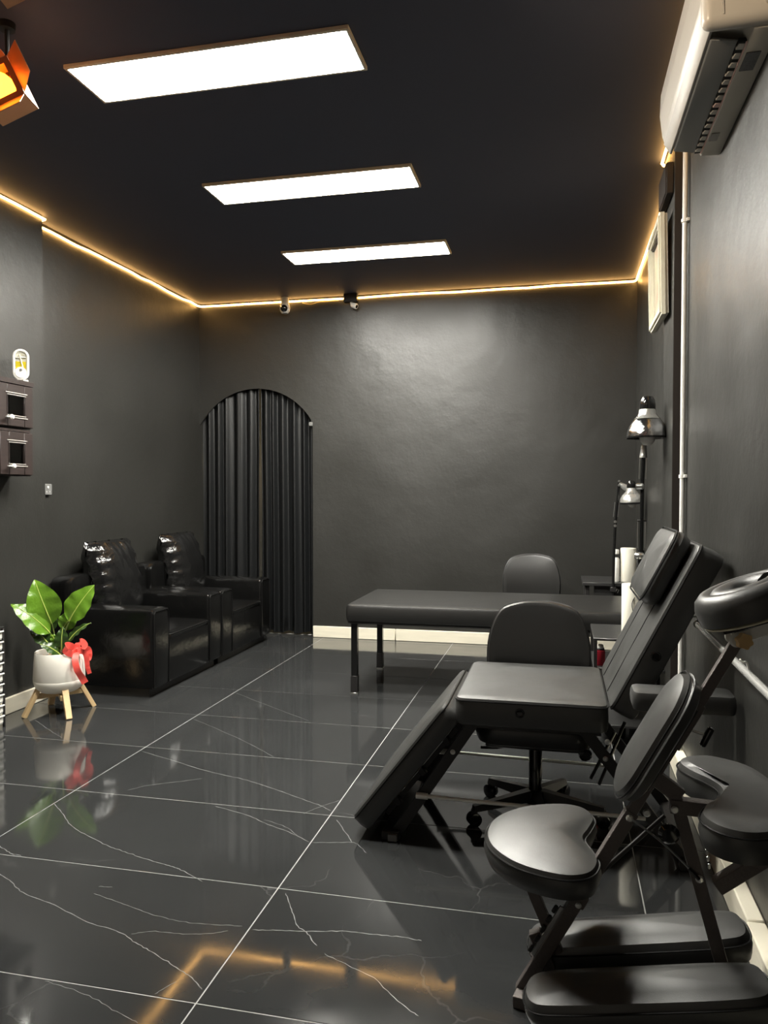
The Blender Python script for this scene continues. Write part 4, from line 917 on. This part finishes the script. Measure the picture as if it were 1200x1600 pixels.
# ================================================================== RECLINING TREATMENT CHAIR
tc = thing('treatment_chair', 'black reclining treatment chair with raised back and lowered leg rest', 'treatment chair', (-0.1, 3.16, 0))
ty0, ty1 = 2.845, 3.485
o = rrect(0.555, ty1-ty0, 0.035, 5)
MS = axes((-0.105, (ty0+ty1)/2, 0.472), (1, 0, 0), (0, 1, 0))
se = obj('seat', MB().cushion(o, 0.106, MS, 0.016, 0.007, 0.002), 'leather', tc)
obj('piping', MB().tube(outline3(o, MS, 0.094, 0.0), 0.0035, 6, closed=True), 'piping', se)
def ring_hole(name, c, axis, par):
    r_ = obj(name, MB().tube([Vector(c)+0.014*(Vector((1, 0, 0))*math.cos(a)+Vector((0, 0, 1))*math.sin(a)) for a in [2*PI*k/20 for k in range(20)]], 0.0038, 8, closed=True), 'black_gloss', par, label='round black socket ring')
    return r_
ring_hole('socket_ring', (-0.142, ty0-0.003, 0.532), (0, -1, 0), se)
obj('socket_hole', MB().lathe([(0.012, 0), (0.012, 0.002), (0, 0.002)], (-0.142, ty0+0.0005, 0.532), 16, axis=(0, -1, 0)), 'dark_slot', se)
# backrest: lower edge at seat, leaning right
bd = Vector((0.452, 0, 0.892)).normalized()     # up along the back
bn = Vector((-bd.z, 0, bd.x))                   # front normal (left-up)
p0 = Vector((0.172, (ty0+ty1)/2, 0.565)); BL = 0.67; BT = 0.098
MBk = axes(p0-bn*BT+bd*BL/2-Vector((0, 0, 0))+bn*0.0, (0, -1, 0), bd)
ob = rrect(ty1-ty0, BL, 0.04, 5)
bk = obj('backrest', MB().cushion(ob, BT, MBk, 0.016, 0.006, 0.003), 'leather', tc)
obj('piping', MB().tube(outline3(ob, MBk, BT-0.012, 0.0), 0.0035, 6, closed=True), 'piping', bk)
ring_hole('socket_ring', (0.331, ty0-0.005, 0.765), (0, -1, 0), bk)
obj('socket_hole', MB().lathe([(0.012, 0), (0.012, 0.002), (0, 0.002)], (0.331, ty0-0.0015, 0.765), 16, axis=(0, -1, 0)), 'dark_slot', bk)
for dv in (-0.10, 0.10):
    obj('stitch_line', MB().tube([MBk @ Vector((dv*1.3, -BL/2+0.02, BT+0.0035)), MBk @ Vector((dv*1.3, 0, BT+0.0065)), MBk @ Vector((dv*1.3, BL/2-0.02, BT+0.0035))], 0.0015, 5), 'piping', bk)
# head pillow
MH = axes(p0+bd*(BL-0.135)+bn*0.010-Vector((0, 0.02, 0)), (0, -1, 0), bd); oh = rrect(0.46, 0.285, 0.055, 6)
hp = obj('head_pillow', MB().cushion(oh, 0.075, MH, 0.03, 0.012, 0.004, wr=0.0006), 'leather', tc)
obj('piping', MB().tube(outline3(oh, MH, 0.062, 0.001), 0.0035, 6, closed=True), 'piping', hp)
# leg rest hanging down on the left
ld = Vector((-0.345, 0, -0.447)).normalized(); lnr = Vector((ld.z, 0, -ld.x)); 
l0 = Vector((-0.425, (ty0+ty1)/2, 0.548)); LL = 0.60; LT = 0.085
ML = axes(l0+ld*LL/2-Vector((lnr.x, 0, lnr.z))*LT, (0, 1, 0), ld)
if (ML.to_3x3() @ Vector((0, 0, 1))).dot(lnr) < 0: ML = axes(l0+ld*LL/2-lnr*LT, (0, -1, 0), ld)
ol = rrect(ty1-ty0-0.01, LL, 0.04, 5)
lr = obj('leg_rest', MB().cushion(ol, LT, ML, 0.02, 0.012, 0.003), 'leather', tc)
obj('piping', MB().tube(outline3(ol, ML, LT-0.014, 0.0), 0.003, 6, closed=True), 'piping', lr)
for k in range(3):
    pz = l0+ld*(0.14+0.16*k)-lnr*(LT+0.012)
    obj('hinge_bracket', MB().box(pz+Vector((0, -0.20, 0)), (0.05, 0.03, 0.025), (0, R(52), 0), 0.003, 1), 'black_metal', lr)
obj('ratchet_bar', MB().bar(l0+ld*0.08-lnr*(LT+0.02)+Vector((0, -0.19, 0)), l0+ld*0.54-lnr*(LT+0.02)+Vector((0, -0.19, 0)), 0.02, 0.008), 'black_metal', lr)
# splayed flat legs, feet and chrome rods
for y in (2.90, 3.42):
    lb = obj('leg', MB().bar((-0.315, y, 0.475), (-0.628, y, 0.0), 0.042, 0.022), 'black_metal', tc)
    obj('bolt', MB().lathe([(0.009, 0), (0.010, 0.004), (0.006, 0.008), (0, 0.009)], (-0.395, y-0.011, 0.355), 12, axis=(0, -1, 0)), 'white_plastic', lb)
    lb2 = obj('leg', MB().bar((0.085, y, 0.475), (0.455, y, 0.0), 0.042, 0.022), 'black_metal', tc)
    for qx, qz in ((0.165, 0.372), (0.385, 0.09)):
        obj('bolt', MB().lathe([(0.009, 0), (0.010, 0.004), (0.006, 0.008), (0, 0.009)], (qx, y-0.011, qz), 12, axis=(0, -1, 0)), 'steel', lb2)
    lzz = 0.178 if y < 3 else 0.178
    rdn = obj('chrome_rod', MB().tube([(-0.512, y-0.02, lzz), (0.305, y-0.02, lzz-0.01)], 0.0075, 10), 'bright_rod', tc)
    obj('rod_sleeve', MB().tube([(-0.535, y-0.02, lzz+0.0005), (-0.49, y-0.02, lzz)], 0.0125, 10), 'bright_rod', rdn)
obj('foot_bar', MB().span((-0.668, 2.86, 0.0), (-0.60, 3.46, 0.035), 0.004, 1), 'black_metal', tc)
obj('foot_bar', MB().span((0.42, 2.86, 0.0), (0.488, 3.46, 0.035), 0.004, 1), 'black_metal', tc)
obj('foot_plate', MB().span((-0.64, 2.845, 0.004), (-0.605, 2.86, 0.03), 0.001, 1), 'grey_plastic', tc)
obj('seat_frame', MB().span((-0.36, 2.89, 0.452), (0.15, 2.915, 0.474), 0.002, 1), 'black_metal', tc)
obj('seat_frame', MB().span((-0.36, 3.415, 0.452), (0.15, 3.44, 0.474), 0.002, 1), 'black_metal', tc)
for a, b in (((0.20, 2.93, 0.46), (0.115, 2.93, 0.28)), ((0.235, 2.93, 0.50), (0.145, 2.93, 0.26))):
    obj('gas_strut', MB().tube([a, b], 0.006, 8), 'black_gloss', tc)
obj('bolt', MB().lathe([(0.010, 0), (0.011, 0.005), (0, 0.009)], (0.172, 2.905, 0.43), 12, axis=(0, -1, 0)), 'steel', tc)
# near arm rest
oa = rrect(0.325, 0.13, 0.025, 4); MAr = axes((0.402, 2.735, 0.612), (1, 0, 0), (0, 1, 0))
arm_ = obj('arm_rest', MB().cushion(oa, 0.066, MAr, 0.014, 0.004, 0.002), 'leather', tc)
obj('arm_support', MB().tube([(0.40, 2.74, 0.615), (0.40, 2.78, 0.56), (0.36, 2.90, 0.54)], 0.012, 8), 'black_metal', arm_)

# ================================================================== MASSAGE CHAIR
yc = 2.045
mc = thing('massage_chair', 'black portable massage chair with heart-shaped seat and two knee pads in the foreground', 'massage chair', (0.15, yc, 0))
hs = crom([(-0.20, 0), (-0.178, -0.10), (-0.105, -0.185), (0.0, -0.225), (0.07, -0.205), (0.098, -0.135), (0.083, -0.06), (0.066, 0), (0.083, 0.06), (0.098, 0.135), (0.07, 0.205), (0, 0.225), (-0.105, 0.185), (-0.178, 0.10)], 5)
MSe = axes((0.004, 2.135, 0.336), (1, 0, 0.02), (0, 1, 0))
st = obj('seat_pad', MB().cushion(hs, 0.074, MSe, 0.02, 0.018, 0.006), 'leather', mc)
obj('piping', MB().tube(outline3(hs, MSe, 0.058, 0.002), 0.0028, 6, closed=True), 'piping', st)
# knee pads
def knee(yc_, label):
    ok = crom([(-0.27, -0.06), (-0.20, -0.078), (0, -0.081), (0.20, -0.079), (0.272, -0.06), (0.285, 0), (0.268, 0.06), (0.20, 0.077), (0, 0.079), (-0.20, 0.078), (-0.27, 0.06), (-0.29, 0)], 4)
    MK = axes((0.215, yc_, 0.088), (1, 0, 0.19), (0, 1, 0))
    p_ = obj('knee_pad', MB().cushion(ok, 0.082, MK, 0.026, 0.016, 0.004), 'leather', mc, label=label)
    obj('piping', MB().tube(outline3(ok, MK, 0.058, 0.003), 0.0025, 6, closed=True), 'piping', p_)
    obj('pad_bracket', MB().bar((0.19, yc_, 0.085), (0.19, yc+(0.03 if yc_ > yc else -0.03), 0.06), 0.04, 0.006, (0, 0, 1)), 'hammered', p_)
knee(2.150, 'knee pad farther from the viewer'); knee(1.912, 'knee pad nearest the viewer')
# main inclined rails and struts
a0, a1 = Vector((-0.105, yc, 0.0)), Vector((0.452, yc, 1.018))
md = (a1-a0).normalized(); mn = Vector((-md.z, 0, md.x))
mr_ = obj('main_rail', MB().bar(a0+md*0.02, a0+md*0.60, 0.034, 0.028), 'hammered', mc)
obj('upper_rail', MB().bar(a0+md*0.56+Vector((0, 0.0, 0)), a1, 0.027, 0.022), 'hammered', mc)
obj('rail_sleeve', MB().bar(a0+md*0.80, a0+md*0.93, 0.034, 0.030), 'hammered', mc)
obj('sleeve_bolt', MB().tube([a0+md*0.86+Vector((0.018, 0, -0.01)), a0+md*0.86+Vector((0.05, 0, -0.02))], 0.004, 6), 'chrome', mc)
kb = a0+md*0.86+Vector((0.052, -0.005, -0.022))
obj('sleeve_knob', MB().box(kb, (0.016, 0.022, 0.055), (0, R(25), 0), 0.007, 3), 'black_gloss', mc)
obj('main_foot', MB().bar((-0.098, 1.99, 0.016), (-0.03, 2.29, 0.016), 0.03, 0.035, (1, 0, 0)), 'hammered', mc)
obj('seat_strut', MB().bar((-0.088, 2.06, 0.335), (0.0, 2.06, 0.125), 0.028, 0.024), 'hammered', mc)
obj('strut_socket', MB().bar((-0.062, 2.075, 0.165), (-0.02, 2.075, 0.07), 0.032, 0.03), 'hammered', mc)
obj('ratchet_plate', MB().bar(a0+md*0.12+mn*0.02, a0+md*0.28+mn*0.02, 0.016, 0.006), 'steel', mc)
for k in range(5):
    obj('ratchet_tooth', MB().box(a0+md*(0.135+0.032*k)+mn*0.034, (0.010, 0.010, 0.022), (0, R(30), 0), 0.002, 1), 'black_metal', mc)
obj('hinge_plate', MB().bar(a0+md*0.325+mn*0.03, a0+md*0.325-mn*0.022, 0.034, 0.034), 'hammered', mc)
def bolt(p, r_=0.008, m='chrome'):
    obj('bolt', MB().lathe([(r_, 0), (r_*1.05, 0.003), (r_*0.7, 0.007), (0, 0.008)], p, 12, axis=(0, -1, 0)), m, mc)
bolt(a0+md*0.315+Vector((0, -0.018, 0))-mn*0.005)
bolt(a0+md*0.585+Vector((0, -0.0145, 0)), 0.009); bolt((0.345, yc-0.014, 0.375), 0.010); bolt((0.283, yc-0.022, 0.548), 0.009); bolt(a0+md*0.615+Vector((0.028, -0.01, -0.01)), 0.010, 'steel')
# rear leg with cross piece, cable
obj('rear_leg', MB().bar((0.285, yc, 0.58), (0.445, yc, 0.0), 0.032, 0.026), 'hammered', mc)
obj('rear_foot', MB().bar((0.445, 1.88, 0.016), (0.445, 2.22, 0.016), 0.03, 0.035, (1, 0, 0)), 'hammered', mc)
obj('link_arm', MB().bar((0.215, yc, 0.635), (0.30, yc, 0.575), 0.04, 0.024), 'hammered', mc)
obj('arm_carrier', MB().bar((0.275, yc, 0.552), (0.46, yc, 0.545), 0.036, 0.034), 'hammered', mc)
obj('tension_cable', MB().tube(crom([a0+md*0.585+Vector((0.004, -0.02, 0)), (0.245, yc-0.02, 0.468), (0.30, yc-0.02, 0.42), (0.345, yc-0.02, 0.375)], 5, False), 0.0028, 6), 'steel', mc)
obj('cable_sleeve', MB().tube([(0.318, yc-0.02, 0.402), (0.343, yc-0.02, 0.377)], 0.005, 6), 'black_plastic', mc)
obj('cross_strut', MB().bar(a0+md*0.36, (0.27, 2.10, 0.50), 0.010, 0.008), 'black_metal', mc)
obj('tension_knob', MB().lathe([(0.008, 0), (0.024, 0.004), (0.026, 0.016), (0.018, 0.026), (0, 0.028)], (0.268, 2.02, 0.492), 14, axis=(0, -1, 0)), 'black_gloss', mc)
for k in range(6):
    obj('chain_link', MB().lathe([(0, -0.008), (0.004, -0.005), (0.004, 0.005), (0, 0.008)], (0.352+0.003*k, yc-0.015, 0.50-0.018*k), 6), 'steel', mc)
# chest pad
cd_ = md; co = rrect(0.215, 0.36, 0.095, 7)
cc = a0+md*0.795+mn*0.010+Vector((0, 0.02, 0))
MCh = axes(cc-mn*(-0.018)*0, (0, -1, 0), cd_)
nz_ = MCh.to_3x3() @ Vector((0, 0, 1))
ch = obj('chest_pad', MB().cushion(co, 0.060, MCh if nz_.dot(mn) > 0 else axes(cc, (0, 1, 0), cd_), 0.03, 0.012, 0.006), 'leather', mc)
obj('piping', MB().tube(outline3(co, MCh, 0.042, 0.004), 0.0025, 6, closed=True), 'piping', ch)
obj('pad_plate', MB().bar(cc-md*0.12-mn*0.006, cc+md*0.12-mn*0.006, 0.012, 0.10), 'black_metal', ch)
# arm rest pad (kidney)
ak = crom([(0.318, 1.86), (0.352, 1.80), (0.42, 1.785), (0.50, 1.84), (0.535, 1.95), (0.545, 2.045), (0.535, 2.14), (0.50, 2.24), (0.42, 2.295), (0.352, 2.28), (0.318, 2.225), (0.335, 2.16), (0.375, 2.10), (0.392, 2.045), (0.375, 1.99), (0.335, 1.93)], 4)
MAk = Matrix.Translation((0, 0, 0.525))
ap = obj('arm_pad', MB().cushion(ak, 0.085, MAk, 0.024, 0.006, 0.004), 'leather', mc)
obj('piping', MB().tube(outline3(ak, MAk, 0.066, 0.002), 0.0025, 6, closed=True), 'piping', ap)
obj('arm_pad_brace', MB().bar((0.365, 1.93, 0.41), (0.50, 1.93, 0.515), 0.034, 0.034), 'hammered', ap)
# face cradle
fd = Vector((0.93, 0, 0.36)).normalized(); fc = Vector((0.452, 2.02, 1.085))
MFc = axes(fc, fd, (0, 1, 0)); fo = []; 
A0 = R(24)
outer = [(0.132*math.cos(a), 0.125*math.sin(a)) for a in [A0+(2*PI-2*A0)*k/26 for k in range(27)]]
inner = [(0.028*math.cos(a), 0.030*math.sin(a)) for a in [A0+(2*PI-2*A0)*k/26 for k in range(27)]]
def horseshoe(mb, half, w0, w1, M, squash=1.0):
    rings = []
    for (ox, oy), (ix, iy) in zip(outer, inner):
        cx_, cy_ = (ox+ix)/2, (oy+iy)/2; dx, dy = ox-ix, oy-iy; l = math.hypot(dx, dy); dx, dy = dx/l, dy/l; hw_ = l/2*squash
        prof = [(-1, 0.0), (-1, 0.55), (-0.8, 0.88), (-0.4, 1.0), (-0.08, 0.98), (0.06, 0.90), (0.2, 0.98), (0.55, 0.97), (0.85, 0.80), (1, 0.5), (0.97, 0.0)]
        rings.append([mb.bm.verts.new(M @ Vector((cx_+dx*hw_*p, cy_+dy*hw_*p, w0+(w1-w0)*h))) for p, h in prof])
    for i, (a, b) in enumerate(zip(rings, rings[1:])):
        for k in range(len(a)): mb.bm.faces.new((a[k], a[(k+1) % len(a)], b[(k+1) % len(a)], b[k]))
    mb.bm.faces.new(rings[0][::-1]); mb.bm.faces.new(rings[-1])
m_ = MB(); horseshoe(m_, 0.05, -0.030, 0.044, MFc)
fcp = obj('face_cradle', m_, 'leather', mc, angle=70)
m_ = MB(); horseshoe(m_, 0.05, -0.039, -0.031, MFc, 0.86); obj('cradle_plate', m_, 'cream', fcp)
obj('cradle_support', MB().bar(fc+fd*(-0.035)+Vector((0, 0.004, -0.090)), fc+fd*0.13+Vector((0, 0.004, -0.084)), 0.028, 0.012, (0, 1, 0)), 'white_plastic', fcp)
obj('cradle_support', MB().bar(fc+fd*(-0.035)+Vector((0, 0.04, -0.088)), fc+fd*0.13+Vector((0, 0.04, -0.082)), 0.028, 0.012, (0, 1, 0)), 'white_plastic', fcp)
obj('strap', MB().bar(fc+fd*(-0.07)+Vector((0, -0.02, -0.05)), fc+fd*0.04+Vector((0, -0.045, -0.05)), 0.022, 0.02, (0, 1, 0)), 'strap', fcp)
obj('strap', MB().box(a1+Vector((0.0, 0, 0.005)), (0.045, 0.034, 0.03), (0, R(-25), 0), 0.006, 2), 'strap', fcp)
for yy, mm_ in ((-0.022, 'knob_tan'), (0.022, 'knob_tan')):
    kc = a1+Vector((-0.030, yy, -0.036))
    obj('knob_collar', MB().lathe([(0.016, 0), (0.018, 0.004), (0.014, 0.012)], kc, 18, axis=(0.1, math.copysign(1, yy), 0)), 'white_plastic', fcp)
    lob = [((0.0185+0.0018*math.cos(6*a))*math.cos(a), (0.0185+0.0018*math.cos(6*a))*math.sin(a)) for a in [2*PI*k/56 for k in range(56)]]
    ax_ = Vector((0.3, math.copysign(1, yy), 0.05)).normalized()
    obj('knob', MB().prism(lob, 0.012, 0.028, axes(kc+Vector((0.008, 0, 0)), ax_.orthogonal(), ax_.cross(ax_.orthogonal()))), mm_, fcp)
